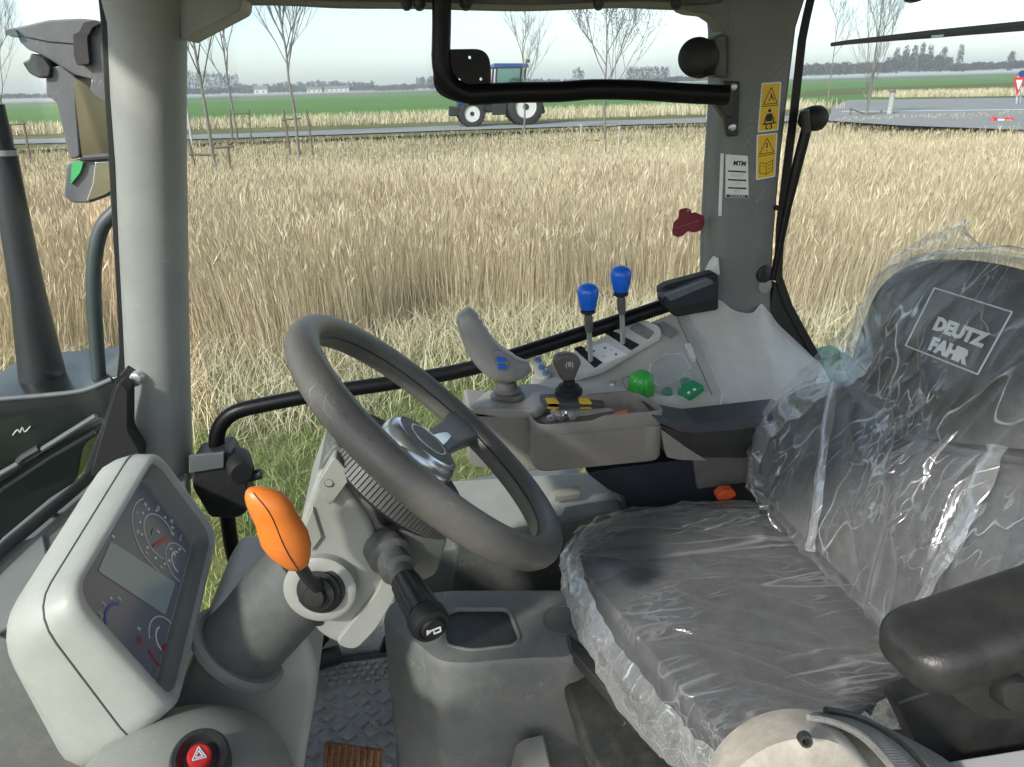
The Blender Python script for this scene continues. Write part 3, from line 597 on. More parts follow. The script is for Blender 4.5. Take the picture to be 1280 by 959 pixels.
# ---- steering wheel
sw = thing('steering_wheel', 'grey steering wheel with a silver hub facing the driver seat', 'steering wheel', wc)
def wp(r_, a, h=0): return wc+(w1*math.cos(a)+w2*math.sin(a))*r_+wn*h
seg = 16
rings = []
for k in range(96):
    a = 2*math.pi*k/96; d = w1*math.cos(a)+w2*math.sin(a)
    rings.append([wc+d*(.2+.0185*math.cos(b))+wn*(.0215*math.sin(b)) for b in [2*math.pi*j/seg for j in range(seg)]])
rings.append(rings[0]); add('rim', loft(rings, caps=False), WHEELM, sw, ang=180)
add('rim_seam', tube([wp(.1818, 2*math.pi*k/96, .003) for k in range(97)], .0012, 6), BLACK, sw)
hd = .034
def spoke(a, w0, w1_, top):
    d = w1*math.cos(a)+w2*math.sin(a); s = wn.cross(d)
    return loft([[wc+d*r_-wn*h+s*x*wd+wn*y*th for x, y in ((-1, -1), (1, -1), (1, 1), (-1, 1))] for r_, h, wd, th in ((.045, hd, w0, .010), (.11, hd*.8, w0*.85, .011), (.15, .018, w1_, .013), (.192, .004, w1_*1.3, .015))])
for a in (R(-27), R(153)):
    add('spoke', spoke(a, .026, .024, 0), WHEELM, sw, bevel=.007)
for a in (R(-27), R(153)):
    d = w1*math.cos(a)+w2*math.sin(a); s = wn.cross(d)
    add('spoke_inlay', loft([[wc+d*r_-wn*h+s*x*wd for x in (-1, 1)]+[wc+d*r_-wn*(h+.004)+s*x*wd for x in (1, -1)] for r_, h, wd in ((.05, hd-.013, .013), (.10, hd*.8-.0125, .009), (.132, .011, .004))]), CHROME, sw, bevel=.001)
add('hub', lathe(wc-wn*.055, wn, [(.038, 0), (.050, .006), (.056, .022), (.055, .036), (.049, .045), (.044, .047), (.043, .0445), (.001, .0445)], 40), CHROME, sw, ang=50)
add('hub_badge', lathe(wc-wn*.0105, wn, [(.0425, 0), (.0425, .002), (.030, .004), (.001, .0045)], 36), DARKG, sw)
add('badge_ring', lathe(wc-wn*.0085, wn, [(.026, .001), (.026, .003), (.029, .003), (.029, .001)], 36), STEEL, sw)
# ================================================================ CONSOLES
t = thing('control_console', 'pale grey side console sloping up to the rear pillar', 'side console', P(850, 560, Y=1.3))
def drop(top, dz, ex=None): return prism(top, (0, 0, -dz))
rear = [P(845, 394, Y=1.40), P(862, 374, Y=1.425), P(884, 378, Y=1.425), P(899, 374, Y=1.418), P(935, 391, Y=1.412), P(951, 379, Y=1.418), P(968, 398, Y=1.44), P(1022, 450, Y=1.44), P(1040, 560, Y=1.22), P(905, 560, Y=1.15), P(886, 480, Y=1.20)]
bk = smooth_path([P(845, 394, Y=1.40), P(862, 376, Y=1.425), P(882, 379, Y=1.425), P(899, 375, Y=1.418), P(918, 388, Y=1.41), P(940, 391, Y=1.41), P(953, 380, Y=1.42), P(970, 398, Y=1.44), P(996, 424, Y=1.44), P(1024, 452, Y=1.44)], 5)
fr_s = [P(889, 494, Y=1.195).lerp(P(1060, 560, Y=1.20), k/(len(bk)-1)) for k in range(len(bk))]
rows_ = []
for k in range(13):
    t_ = k/12; rows_.append([V(b.x+(f.x-b.x)*t_, b.y+(f.y-b.y)*t_, (b.z+(min(b.z, 1.985)-b.z)*min(1, t_*4)) if 0 else b.z+(f.z-b.z)*t_) for b, f in zip(bk, fr_s)])
for k in range(1, 12):                                          # soften the scalloped back edge towards the middle
    q = rows_[k]; w_ = min(1, k/4)
    zz_ = [sum(q[max(0, min(len(q)-1, i+d_))].z for d_ in range(-9, 10))/19 for i in range(len(q))]
    for i in range(len(q)): q[i].z += (zz_[i]-q[i].z)*w_
sk = [[p_.copy() for p_ in r_] for r_ in rows_]
add('console_shelf', loft([[p_+V(0, .01, -.10) for p_ in rows_[0]], [p_+V(0, .004, -.008) for p_ in rows_[0]]]+rows_+[[p_+V(0, -.004, -.008) for p_ in rows_[-1]], [p_+V(0, 0, -.10) for p_ in rows_[-1]]], caps=False, closed=False), CONS, t, ang=70, label='smooth pale grey shelf at the foot of the rear pillar')
sA = PX([(664, 470), (690, 452), (760, 424), (838, 391)], Y=1.395); sB = [P(862, 391, Y=1.398), P(905, 490, Y=1.2), P(900, 520, Y=1.15), P(700, 520, Y=1.15), P(660, 500, Y=1.22)]
add('lever_panel', prism(sA+sB, (0, .02, -.10)), CONS, t, bevel=.006, label='pale grey control panel with two lever slots')
pa, pb, pc = P(700, 450, Y=1.39), P(838, 395, Y=1.39), P(860, 500, Y=1.18)
pn = (pb-pa).cross(pc-pa).normalized(); pn = pn if pn.z > 0 else -pn
def CP(x, y, h=.0): return ON(x, y, pa+pn*h, pn)
def cslab(name, pts, mt_, h, h0=-.004, rad=.006, bev=.002, lab=None, par=None): return add(name, prism(rpoly([CP(x, y, h0) for x, y in pts], rad), pn*(h-h0)), mt_, par or t, bevel=bev, label=lab)
cslab('lever_bezel', [(700, 455), (800, 404), (826, 413), (828, 424), (752, 468), (722, 477), (700, 474)], CONS, .012, rad=.012, bev=.004)
cslab('lever_bezel_floor', [(706, 456), (799, 409), (818, 416), (820, 422), (750, 462), (722, 470), (708, 468)], CONS, .0135, h0=.011, rad=.010, bev=.0008)
cslab('lever_slot', [(719, 441), (728, 438), (756, 458), (745, 466)], RUBBER, .0142, h0=.0, rad=.004, bev=0)
cslab('lever_slot', [(757, 421), (767, 419), (801, 437), (790, 444)], RUBBER, .0142, h0=.0, rad=.004, bev=0)
cslab('lever_label', [(731, 438), (757, 429), (785, 444), (755, 455)], STICKW, .0150, h0=.012, rad=.003, bev=0)
for (x, y), m_ in (((755, 446), YELLOW), ((770, 443), RED), ((742, 439), PRINTBLUE), ((756, 435), PRINTBLUE), ((764, 438), PRINTGREY)):
    add('label_mark', lathe(CP(x, y, .0151), pn, [(.0001, .0006), (.003, .0006), (.0032, 0)], 8), m_, t)
cslab('switch_plate', [(786, 412), (797, 404), (818, 416), (810, 426)], TAUPE, .0155, h0=.012, bev=.001)
cslab('rocker_switch', [(790, 412), (797, 407), (806, 414), (800, 419)], MIDG, .018, h0=.013, rad=.002, bev=.001)
cslab('rocker_switch', [(803, 421), (807, 416), (814, 419), (810, 424)], MIDG, .018, h0=.013, rad=.002, bev=.001)
cslab('panel_recess', [(818, 408), (829, 403), (848, 416), (838, 424)], MIDG, .001, h0=-.003, rad=.002, bev=.001)
for x, y in ((677, 451), (681, 460), (686, 467)):
    add('blue_button', lathe(CP(x-4, y, .004), pn, [(.001, .006), (.006, .0055), (.0075, .002), (.008, -.004)], 18), mat('pale_blue_plastic', (.16, .26, .48), .35), t)
cslab('button_strip', [(665, 452), (674, 447), (690, 470), (683, 476), (672, 476)], CONS, .004, bev=.002)
cslab('seam', [(844.6, 395), (845.8, 395), (891, 494), (889.6, 495)], MIDG, .0008, h0=-.003, rad=.0005, bev=0)
add('panel_screw', lathe(CP(766, 479), pn, [(.001, .001), (.005, .0012), (.0065, 0)], 12), STEEL, t)
# levers
def lever(x0, y0, x1, y1, xk, yk, Yb, lab):
    lv = thing('hydraulic_lever', lab, 'lever', CP(x0, y0)); b = CP(x0, y0, .0); yb = b.y
    k0, k1 = P(xk, yk+16, Y=yb-.015), P(xk, yk-17, Y=yb-.015); m0 = P(x1, y1, Y=yb-.012)
    add('rod', tube([b, m0], .0055), STEEL, lv)
    d = (k1-k0).normalized()
    add('sleeve', lathe(m0, (k0-m0).normalized(), [(.0065, -.012), (.0085, .0), (.0085, .02), (.006, .028), (.001, .03)], 18), DARKG, lv)
    add('collar', lathe(k0-d*.006, d, [(.008, -.004), (.015, 0), (.015, .004), (.010, .007)], 22), RUBBER, lv)
    L_ = (k1-k0).length
    add('knob', lathe(k0, d, [(.001, 0), (.013, 0), (.0155, .004), (.0195, L_*.42), (.0212, L_*.64), (.0200, L_*.80), (.0155, L_*.92), (.008, L_*.985), (.001, L_*1.0)], 32), BLUE, lv, ang=80)
lever(739, 458, 736, 408, 735, 371, 0, 'nearer blue-knobbed hydraulic lever on the side console')
lever(779, 436, 777, 386, 776, 349, 0, 'taller blue-knobbed hydraulic lever beside the rocker switches')
lv = thing('throttle_lever', 'short dark grey paddle lever between the joystick and the blue levers', 'lever', P(710, 488, Y=1.19))
add('boot', lathe(P(711, 489, Y=1.19), (0, 0, 1), [(.025, -.004), (.025, .004), (.019, .008), (.019, .012), (.011, .016), (.011, .022)], 22), RUBBER, lv)
pk = PX([(703, 478), (694, 460), (692, 452), (697, 445), (710, 442), (723, 446), (728, 454), (724, 463), (718, 478)], Y=1.185)
add('paddle', prism(rpoly(pk, .008), (0, .022, 0)), mat('brown_grey_plastic', (.10, .093, .083), .45), lv, bevel=.007, seg=4)
text('paddle_print', '(8)', PRINTGREY, P(712, 456, Y=1.1845), (1, 0, 0), (0, 0, 1), .014, lv)
# PTO buttons, guard, green switch
kax = (pn+V(.25, 0, 1.2)).normalized(); kx = (V(1, 0, 0)-kax*kax.x).normalized()
add('knob_base', lathe(CP(800, 496), kax, [(.026, -.004), (.026, .010), (.024, .014), (.001, .014)], 26), RED, t, label='red collar of the green push knob')
flut = [[CP(800, 496)+kax*h+(kx*math.cos(a)+kax.cross(kx)*math.sin(a))*(r_*(1+(.07 if r_ > .015 else 0)*math.cos(14*a))) for a in [2*math.pi*k/72 for k in range(72)]] for h, r_ in ((.010, .0245), (.036, .0235), (.048, .019), (.055, .011), (.057, .002))]
add('push_knob', loft(flut), GREENP, t, label='green fluted push knob', ang=60)
hexa = [(814, 490), (817, 470), (834, 460), (856, 459), (866, 478), (848, 494), (824, 498)]
add('guard', loft([rpoly([CP(x, y)+pn*h for x, y in hexa], .008) for h in (.008, .038, .040)]), CLEAR, t, bevel=.002, label='clear hinged switch guard')
add('guard_rim', tube([*(q := rpoly([CP(x, y)+pn*.040 for x, y in hexa], .008)), q[0]], .0016, 6), film('guard_edge', .6, strength=.05, lines=0), t)
add('guard_hinge', obox(CP(864, 446)+pn*.012, V(.006, 0, 0), V(0, .016, .01), pn*.008), CONS, t, bevel=.003)
for x, y in ((834, 491), (857, 479)): add('pilot_button', lathe(CP(x, y), pn, [(.010, -.002), (.010, .006), (.007, .008), (.001, .008)], 18), GREENS, t)
cslab('green_switch', [(847, 494), (866, 481), (881, 489), (862, 502)], GREENS, .012, rad=.003, bev=.002, lab='green rocker switch with white symbols')
for x, y in ((861, 491), (868, 487)): add('switch_symbol', lathe(CP(x, y, .012), pn, [(.0001, .0006), (.003, .0006), (.003, 0)], 8), WHITE, t)
add('panel_line', J(*[tube([CP(*a, .0005), CP(*b, .0005)], .0006, 6) for a, b in (((777, 474), (790, 505)), ((777, 474), (800, 465)))]), DARKG, t)
# lower light-grey ledge behind the wheel
add('console_ledge', prism([P(560, 602, Y=1.36), P(740, 590, Y=1.34), P(784, 625, Y=1.24), P(778, 637, Y=1.235), P(640, 660, Y=1.18), P(575, 650, Y=1.2)], (0, 0.01, -.012)), HOUSING, t, bevel=.004)
add('ledge_recess', prism(rpoly([P(690, 617, Y=1.257), P(724, 613, Y=1.257), P(726, 623, Y=1.240), P(693, 628, Y=1.240)], .003), (0, 0, .012)), TAUPE, t, bevel=.001)
add('ledge_apron', prism(PX([(575, 652), (640, 661), (780, 638), (790, 660), (780, 720), (560, 760)], Y=1.19), (0, .05, 0)), DARKG, t, bevel=.006)

# ---- armrest console with joystick and tray
ac = thing('armrest_console', 'taupe joystick console with an open storage tray', 'armrest console', P(700, 600, Y=1.15))
def topz(pts, Z): return PX(pts, Z=Z)
add('body', slab([(586, 514), (640, 522), (672, 526), (806, 530), (818, 556), (660, 590), (592, 584), (585, 575)], 1.13, 1.235, .008), TAUPE, ac, bevel=.012, seg=4)
add('joystick_deck', prism(rpoly([P(584, 510, Y=1.13), P(606, 489, Y=1.24), P(665, 478, Y=1.26), P(700, 486, Y=1.22), P(672, 512, Y=1.13)], .015), (0, 0, -.02)), mat('deck_taupe', (.32, .305, .28), .5, dust=.15), ac, bevel=.006)
Y0, Y1 = 1.075, 1.175
to = rpoly(PX([(670, 527), (831, 538), (836, 585), (668, 590)], Y=Y0), .002)
# tray: an open box with a stepped lip
zb = P(750, 585, Y=Y0).z; x0, x1 = P(668, 560, Y=Y0).x, P(833, 560, Y=Y0).x
zl, zh = P(690, 531, Y=Y0).z, P(790, 517, Y=Y0).z
def tray_ring(ins, z0, z1, n=80):
    r_ = resample(rpoly([V(x0+ins, Y0+ins, 0), V(x1-ins, Y0+ins, 0), V(x1-ins-.03, Y1-ins, 0), V(x0+ins, Y1-ins, 0)], .028-ins*.5, 6), n); out = []
    for q in r_:
        f = (q.x-x0)/(x1-x0); s = min(1, max(0, (f-.42)/.10)); s = s*s*(3-2*s); out.append(V(q.x, q.y, z0+(z1-z0)*s))
    return out
add('tray', loft([tray_ring(.012, zb, zb), tray_ring(.003, zb+.002, zb+.002), tray_ring(0, zb+.008, zb+.008), tray_ring(0, zl-.022, zl-.022), tray_ring(0.0012, zl-.021, zl-.021), tray_ring(0, zl-.020, zl-.020), tray_ring(0, zl-.003, zh-.003), tray_ring(.002, zl, zh), tray_ring(.005, zl-.001, zh-.001), tray_ring(.006, zl-.022, zl-.022), tray_ring(.012, zl-.026, zl-.026)]), TAUPE, ac, ang=50)
for x in (690, 731): add('yellow_switch', prism(rpoly([P(x-9, 497, Y=1.17), P(x+4, 497, Y=1.17), P(x+10, 504, Y=1.155), P(x-6, 504, Y=1.155)], .003), (0, 0, -.012)), YELLOW, ac, bevel=.002)
add('switch_recess', prism(rpoly([P(674, 493, Y=1.18), P(690, 492, Y=1.19), P(752, 500, Y=1.17), P(756, 505, Y=1.155), P(676, 504, Y=1.155)], .004), (0, 0, -.008)), mat('recess_grey', (.10, .098, .10), .5), ac, bevel=.001)
jb = P(634, 497, Y=1.19)
add('joystick_boot', lathe(jb, (0, 0, 1), [(.034, -.012), (.036, -.004), (.030, .0), (.031, .006), (.024, .010), (.026, .016), (.019, .020), (.017, .032), (.001, .033)], 28), DARKG, ac)
yj = jb.y
js = thing('joystick', 'curved grey multifunction joystick with blue thumb switches', 'joystick', jb+V(0, 0, .03))
grip = [(579, 389, 8), (581, 392, 15), (586, 402, 20), (592, 416, 22), (600, 431, 24), (611, 445, 26), (624, 455, 27), (638, 460, 24), (651, 460, 17), (662, 458, 8)]
gp = smooth_path([P(x, y, Y=yj) for x, y, w in grip], 4); gw = np.interp(np.linspace(0, len(grip)-1, len(gp)), range(len(grip)), [w for _, _, w in grip])
rings = []
for i, c in enumerate(gp):
    tg = (gp[min(i+1, len(gp)-1)]-gp[max(i-1, 0)]).normalized(); s = tg.cross(V(0, 1, 0)).normalized(); w = gw[i]*.00108
    rings.append([c+s*w*math.copysign(abs(math.cos(a))**.8, math.cos(a))+V(0, 1, 0)*w*1.05*math.copysign(abs(math.sin(a))**.8, math.sin(a)) for a in [2*math.pi*k/24 for k in range(24)]])
add('grip', loft(rings), mat('joystick_plastic', (.28, .275, .265), .42, dust=.1, bump=.2), js, ang=70)
add('stem', tube([jb+V(0, 0, .01), P(630, 470, Y=yj)], .014), DARKG, js)
add('thumb_pad', prism(PX([(614, 440), (625, 438), (640, 450), (634, 464), (622, 466)], Y=yj-.031), (0, .012, 0)), MIDG, js, bevel=.003)
for x, y in ((626, 450), (627, 459)): add('thumb_switch', prism(rpoly(PX([(x-5, y-3), (x+6, y-2), (x+8, y+2), (x-4, y+3)], Y=yj-.036), .002), (0, .012, 0)), BLUE, js, bevel=.0015)
sl_ = [(590, 402), (597, 417), (602, 430), (608, 440)]
for k, (x, y) in enumerate([(599, 398), (603, 406), (606, 413), (611, 423), (614, 430), (617, 437)]):
    add('grip_button', ball(P(x, y, Y=yj-.010), .0042, .004, .0058, seg=10, nr=6), [CONS, CONS, LIGHT, CONS, RUST, CONS][k], js)
# things in the tray
for k, (x, y) in enumerate(((688, 520), (698, 525), (707, 517), (716, 524), (703, 521), (694, 517))):
    q = P(x, y-2, Y=1.115+.010*(k % 3)); q.z = zl-.014+.003*(k % 2)
    add('cap_nut', lathe(q, (random.uniform(-.4, .4), random.uniform(-.4, .4), 1), [(.001, .0), (.0075, .0), (.0075, .008), (.0055, .012), (.001, .0125)], 6 if k % 2 else 12), mat('dull_brass', (.45, .36, .30), .45, metal=.3) if k % 2 else CHROME, None,
        label='small metal cap nut lying in the storage tray', cat='nut', group='cap nuts lying in the storage tray', ang=20)
q = P(779, 518, Y=1.11)
add('ear_plug', tube(smooth_path([q+V(-.025, 0, -.012), q+V(-.01, .002, -.004), q+V(.008, 0, 0)], 3), [.004, .0075, .0085, .007], 12), ORANGE, None, label='orange plug lying at the rear end of the storage tray', cat='plug')

# ---- right armrest
ar = thing('armrest', 'dark blue-grey padded armrest behind the joystick tray', 'armrest', P(880, 590, Y=1.1))
add('pad', slab([(814, 519), (836, 524), (870, 530), (990, 516), (990, 530), (868, 542), (850, 540), (826, 530)], 1.07, 1.135, .006), PAD, ar, bevel=.012, seg=4)
add('pad_side', slab([(822, 530), (850, 540), (868, 541), (990, 530), (985, 572), (884, 572), (858, 560)], 1.078, 1.13, .008), BLACK, ar, bevel=.008)
add('bracket', slab([(826, 536), (862, 562), (885, 576), (850, 575), (834, 572), (830, 560)], 1.085, 1.17, .004), TAUPE, ar, bevel=.004)
add('pivot_box', slab([(734, 592), (770, 585), (865, 574), (955, 566), (960, 650), (830, 650), (785, 640), (780, 620), (760, 612)], 1.10, 1.24, .005), NAVY, ar, bevel=.006)
add('pivot_panel', slab([(866, 572), (955, 565), (958, 600), (872, 612)], 1.094, 1.12, .004), DARKG, ar, bevel=.004)
add('belt_button', slab([(897, 620), (905, 614), (918, 613), (921, 620), (912, 625), (898, 626)], 1.05, 1.07, .003), RED if 0 else mat('red_orange_plastic', (.62, .10, .03), .4), ar, bevel=.002, label='orange-red seat belt button')

# ---- centre pedestal with cup box
pd = thing('floor_pedestal', 'dark grey floor pedestal with an open storage pocket', 'pedestal', (.07, .92, 1.3))
Zp = 1.66
top = PX([(478, 770), (492, 748), (560, 738), (740, 738), (760, 790), (715, 822), (640, 824), (585, 830), (548, 828), (527, 810)], Z=Zp)
n_ = 96
rt_ = resample(rpoly(top, .02, 4), n_)
cx_ = sum((q for q in rt_), V(0, 0, 0))/n_
pk = PX([(556, 772), (568, 762), (634, 762), (648, 798), (640, 806), (590, 812), (560, 806)], Z=Zp)
rk = resample(rpoly(pk, .012, 4), n_)
i0 = min(range(n_), key=lambda i: (rk[i]-rk[0]).length); j0 = max(range(n_), key=lambda i: ((rk[i]-sum(rk, V(0, 0, 0))/n_).normalized()).dot((rt_[0]-sum(rk, V(0, 0, 0))/n_).normalized()))
rk = rk[j0:]+rk[:j0]
def off(r_, f, z): return [cx_+(q-cx_)*f+V(0, 0, z-Zp) for q in r_]
ck = sum(rk, V(0, 0, 0))/n_
def offk(f, z): return [ck+(q-ck)*f+V(0, 0, z-Zp) for q in rk]
add('body', loft([off(rt_, 1.06, 1.3), off(rt_, 1.045, 1.45), off(rt_, 1.03, Zp-.06), off(rt_, 1.02, Zp-.012), off(rt_, 1.0, Zp-.002), off(rt_, .985, Zp), offk(1.10, Zp), offk(1.08, Zp+.003), offk(1.03, Zp+.003), offk(1.0, Zp), offk(.95, Zp-.10)]), mat('pedestal_plastic', (.125, .132, .127), .6, dust=.22, bump=.3), pd, ang=40)
add('pocket_liner', loft([offk(.99, Zp-.004), offk(.955, Zp-.09), offk(.93, Zp-.095)]), BLACK, pd)
add('round_cap', lathe(P(704, 774, Z=Zp), (0, 0, 1), [(.034, -.002), (.034, .0015), (.031, .0015), (.030, .0005), (.001, .001)], 32), DARKG, pd)
# ---- floor mat
fm = thing('floor_mat', 'grey ribbed rubber mat strewn with straw on the cab floor', 'floor mat', (-.18, 1.1, 1.3))
add('mat_sheet', box((-.45, .75, 1.297), (.02, 1.262, 1.303)), MATM, fm, bevel=.002)
lug = raw('mat_lug', loft([[V(.0165*f*math.cos(a), .0125*f*math.sin(a), h) for a in (0, math.pi/2, math.pi, 3*math.pi/2)] for f, h in ((1.0, 0), (.95, .005), (.86, .006))]), MATM, smooth=False)
stud = raw('mat_stud', lathe((0, 0, 0), (0, 0, 1), [(.0065, 0), (.006, .006), (.004, .007), (.0005, .007)], 8), MATM)
for j in range(16):
    for i in range(11):
        x = -.43+i*.044+(.022 if j % 2 else 0); y = .77+j*.0265
        if y < 1.185 and x < .01: inst('mat_lug', lug, (x, y, 1.303), fm, rot=(0, 0, random.uniform(-.06, .06)))
for j in range(4):
    for i in range(24):
        x = -.44+i*.019+(.0095 if j % 2 else 0); inst('mat_stud', stud, (x, 1.200+j*.016, 1.303), fm)
sv, sf = [], []
for k in range(260):
    x, y = random.uniform(-.4, -.02), random.uniform(.85, 1.2); a = random.uniform(0, 6.28); l = random.choice((.004, .006, .01, .018, .03))*random.uniform(.5, 1); q = V(x, y, 1.3105+random.uniform(0, .002)); d = V(math.cos(a), math.sin(a), random.uniform(-.05, .1))*l
    J_ = tube([q, q+d], .0007 if l > .008 else .0016, 4); kk_ = len(sv); sv += J_[0]; sf += [tuple(i+kk_ for i in f) for f in J_[1]]
add('straw_litter', (sv, sf), mat('straw', (.42, .33, .20), .8, var=.4, vscale=90), None, label='bits of straw and dirt scattered over the rubber floor mat', cat='litter', kind='stuff')
pe = thing('brake_pedal', 'rust-brown ribbed pedal at the bottom edge near the floor mat', 'pedal', P(440, 960, Y=.93))
pcn = P(440, 962, Y=.93); pex = V(1, -.25, -.12).normalized()*.052; pey = (V(.1, .55, .5)).normalized()*.038; pez = pex.cross(pey).normalized()*.004
add('pedal_plate', obox(pcn, pex, pey, pez), RUST, pe, bevel=.004)
for k in range(9): add('pedal_rib', obox(pcn+pex*(-.88+k*.22)+pez*1.7, pex*.055, pey*.94, pez*.9), RUST, pe, bevel=.001)
add('pedal_arm', tube([pcn-pez*1.2, pcn-pez*8-pey*2, pcn+V(-.1, 0, -.1)], .012), BLACK, pe)
bp = thing('hinge_cylinder', 'black cylinder fitting behind the steering column foot', 'cylinder', P(405, 820, Y=1.22))
add('barrel', tube(PX([(372, 834), (424, 818)], Y=1.22), .020), BLACK, bp, bevel=.003)
add('bracket', slab([(384, 790), (400, 780), (412, 800), (402, 812), (388, 806)], 1.23, 1.26, .004), RUBBER, bp, bevel=.003)
# ================================================================ DRIVER SEAT AND ITS PLASTIC COVER
seat = thing('driver_seat', 'dark grey suspension driver seat under a clear plastic cover', 'seat', (.45, .8, 1.35))
def ridge(p, k): return (1-abs(noise.noise(p)))**k
def pillow(outl, n, th, bulge, N=48, M=9, rim=.02, disp=None, grow=0):
    ol = resample(outl, N); c = sum(ol, V(0, 0, 0))/N; n = Vector(n).normalized(); rings = []
    for k in range(M+5):
        if k < 5: s, h = (.96, -th) if k == 0 else (1.0, -th+(th-rim)*(k-1)/3) if k < 4 else (.99, -rim*.45)
        else:
            s = .97*(1-(k-5)/(M-1))**.8+.004; h = bulge*(1-s*s)**.6
        r_ = []
        for q in ol:
            d = q-c; L_ = d.length; v = c+d*(s+grow/L_*min(1, s*1.6))+n*(h+grow*.8)
            if disp: v = v+(n*.75+(d/L_)*.5*s)*disp(v)
            r_.append(v)
        rings.append(r_)
    return loft(rings)
# backrest plane from the printed frame on the headrest
LT, RT, LB, RB = P(1168, 360, Y=.87), P(1265, 390, Y=.72), P(1132, 432, Y=.87), P(1222, 468, Y=.72)
bo = (LT+RT+LB+RB)/4; bx = ((RT-LT)+(RB-LB)).normalized(); by = ((LT-LB)+(RT-RB)); by = (by-bx*by.dot(bx)).normalized(); bn = bx.cross(by).normalized()
if bn.x > 0: bn = -bn
def BP(x, y, h=0.): return ON(x, y, bo+bn*h, bn)
head = rpoly([BP(x, y, -.012) for x, y in ((1058, 470), (1072, 420), (1098, 352), (1150, 322), (1230, 322), (1330, 350), (1392, 400), (1375, 500), (1330, 570), (1215, 560), (1140, 548), (1080, 500))], .05, 5)
add('headrest', pillow(head, bn, .085, .012), FABRIC, seat, ang=60)
h0 = .004
add('print_frame', J(*[tube([BP(*a, h0), BP(*b, h0)], .0011, 6) for a, b in (((1168, 360), (1265, 390)), ((1265, 390), (1222, 468)), ((1222, 468), (1132, 432)), ((1132, 432), (1168, 360)))]), PRINTGREY, seat)
text('headrest_lettering', 'DEUTZ', mat('print_pale', (.70, .71, .71), .6, bump=0), BP(1198, 415, h0), bx, by, .0235, seat, bold=.0014, wide=1.3)
text('headrest_lettering', 'FAHR', MATS['print_pale'], BP(1185, 438.5, h0), bx, by, .0235, seat, bold=.0014, wide=1.3)
lo_pts = [P(945, 600, Y=1.05), P(1112, 775, Y=.66), BP(1150, 545, -.03)]
ln = (lo_pts[1]-lo_pts[0]).cross(lo_pts[2]-lo_pts[0]).normalized(); ln = ln if ln.x < 0 else -ln
def LP(x, y, h=0.): return ON(x, y, lo_pts[0]+ln*h, ln)
lower = rpoly([LP(*q) for q in ((943, 610), (950, 535), (1000, 488), (1062, 470), (1140, 520), (1215, 540), (1330, 520), (1390, 600), (1330, 800), (1180, 835), (1108, 775), (1020, 690))], .04, 5)
add('backrest', pillow(lower, ln, .09, .012), FABRIC, seat, ang=60)
add('bolster', tube(smooth_path([LP(958, 606, .005), LP(966, 545, .012), LP(1012, 505, .012), LP(1065, 488, .0)], 4), [.020, .03, .03, .016], 16), FABRIC, seat, ang=180)
add('bolster', tube(smooth_path([LP(1190, 820, -.03), LP(1232, 720, -.018), LP(1262, 640, -.018), LP(1330, 560, -.03)], 4), [.026, .042, .042, .02], 16), FABRIC, seat, ang=180)
ZS = 1.75
cush = rpoly(PX([(714, 700), (728, 672), (775, 650), (830, 640), (940, 630), (1040, 690), (1130, 770), (1215, 840), (1130, 930), (1000, 985), (935, 965)], Z=ZS), .04, 5)
add('cushion', pillow(cush, (0, 0, 1), .11, .014), FABRIC, seat, ang=60)
add('seat_pan', prism(PX([(722, 725), (925, 660), (1060, 820), (1000, 940), (930, 960)], Z=ZS-.10), (0, 0, -.06)), BLACK, seat, bevel=.01)
add('pan_edge', prism(PX([(708, 790), (722, 800), (905, 975), (880, 985), (790, 900), (712, 812)], Z=ZS-.085), (0, 0, -.02)), BLACK, seat, bevel=.004)
# suspension bellows below
for k in range(7):
    zz = ZS-.14-.038*k; g = .016*(k % 2)
    add('bellows_fold', prism(rpoly([P(*q, Z=zz)+V(g, -g, 0) for q in ((700, 838), (716, 818), (860, 850), (960, 1010), (800, 1060), (730, 930))], .02), (0, 0, -.034)), mat('bellows_rubber', (.022, .026, .025), .4, dust=.10, bump=.2), seat, bevel=.010, seg=4)
# near armrest
a0, a1 = P(1166, 808, Y=.45), P(1400, 728, Y=.47); ad = (a1-a0).normalized(); ay = V(0, 1, 0); ay = (ay-ad*ad.dot(ay)).normalized(); az = ad.cross(ay); az = az if az.z > 0 else -az
add('armrest_pad', loft([rrect(a0+ad*s, ay, az, .041*f, .0245*f2, .017*min(f, f2), 9) for s, f, f2 in [(-.038*math.cos(k*math.pi/22), max(.12, math.sin(k*math.pi/22)**.55), max(.12, math.sin(k*math.pi/22)**.5)) for k in range(1, 12)]+[(.01, 1, 1), (.15, 1.02, 1.05), (.32, 1.05, 1.1)]]), mat('armrest_pad_near', (.022, .023, .024), .42, dust=.06, bump=.35, bscale=380), seat, ang=50, label='dark padded armrest nearest the open door')
add('armrest_bracket', slab([(1170, 852), (1230, 834), (1320, 815), (1320, 900), (1232, 900), (1200, 880)], .43, .47, .01), BLACK, seat, bevel=.006)
add('armrest_knob', lathe(P(1262, 862, Y=.425), (-.2, -1, .3), [(.001, .014), (.014, .013), (.017, .008), (.017, -.01)], 10), RUBBER, seat)
add('mechanism_cover', slab([(1120, 880), (1180, 860), (1330, 880), (1330, 965), (1225, 970), (1150, 945)], .46, .485, .01), BLACK, seat, bevel=.01)

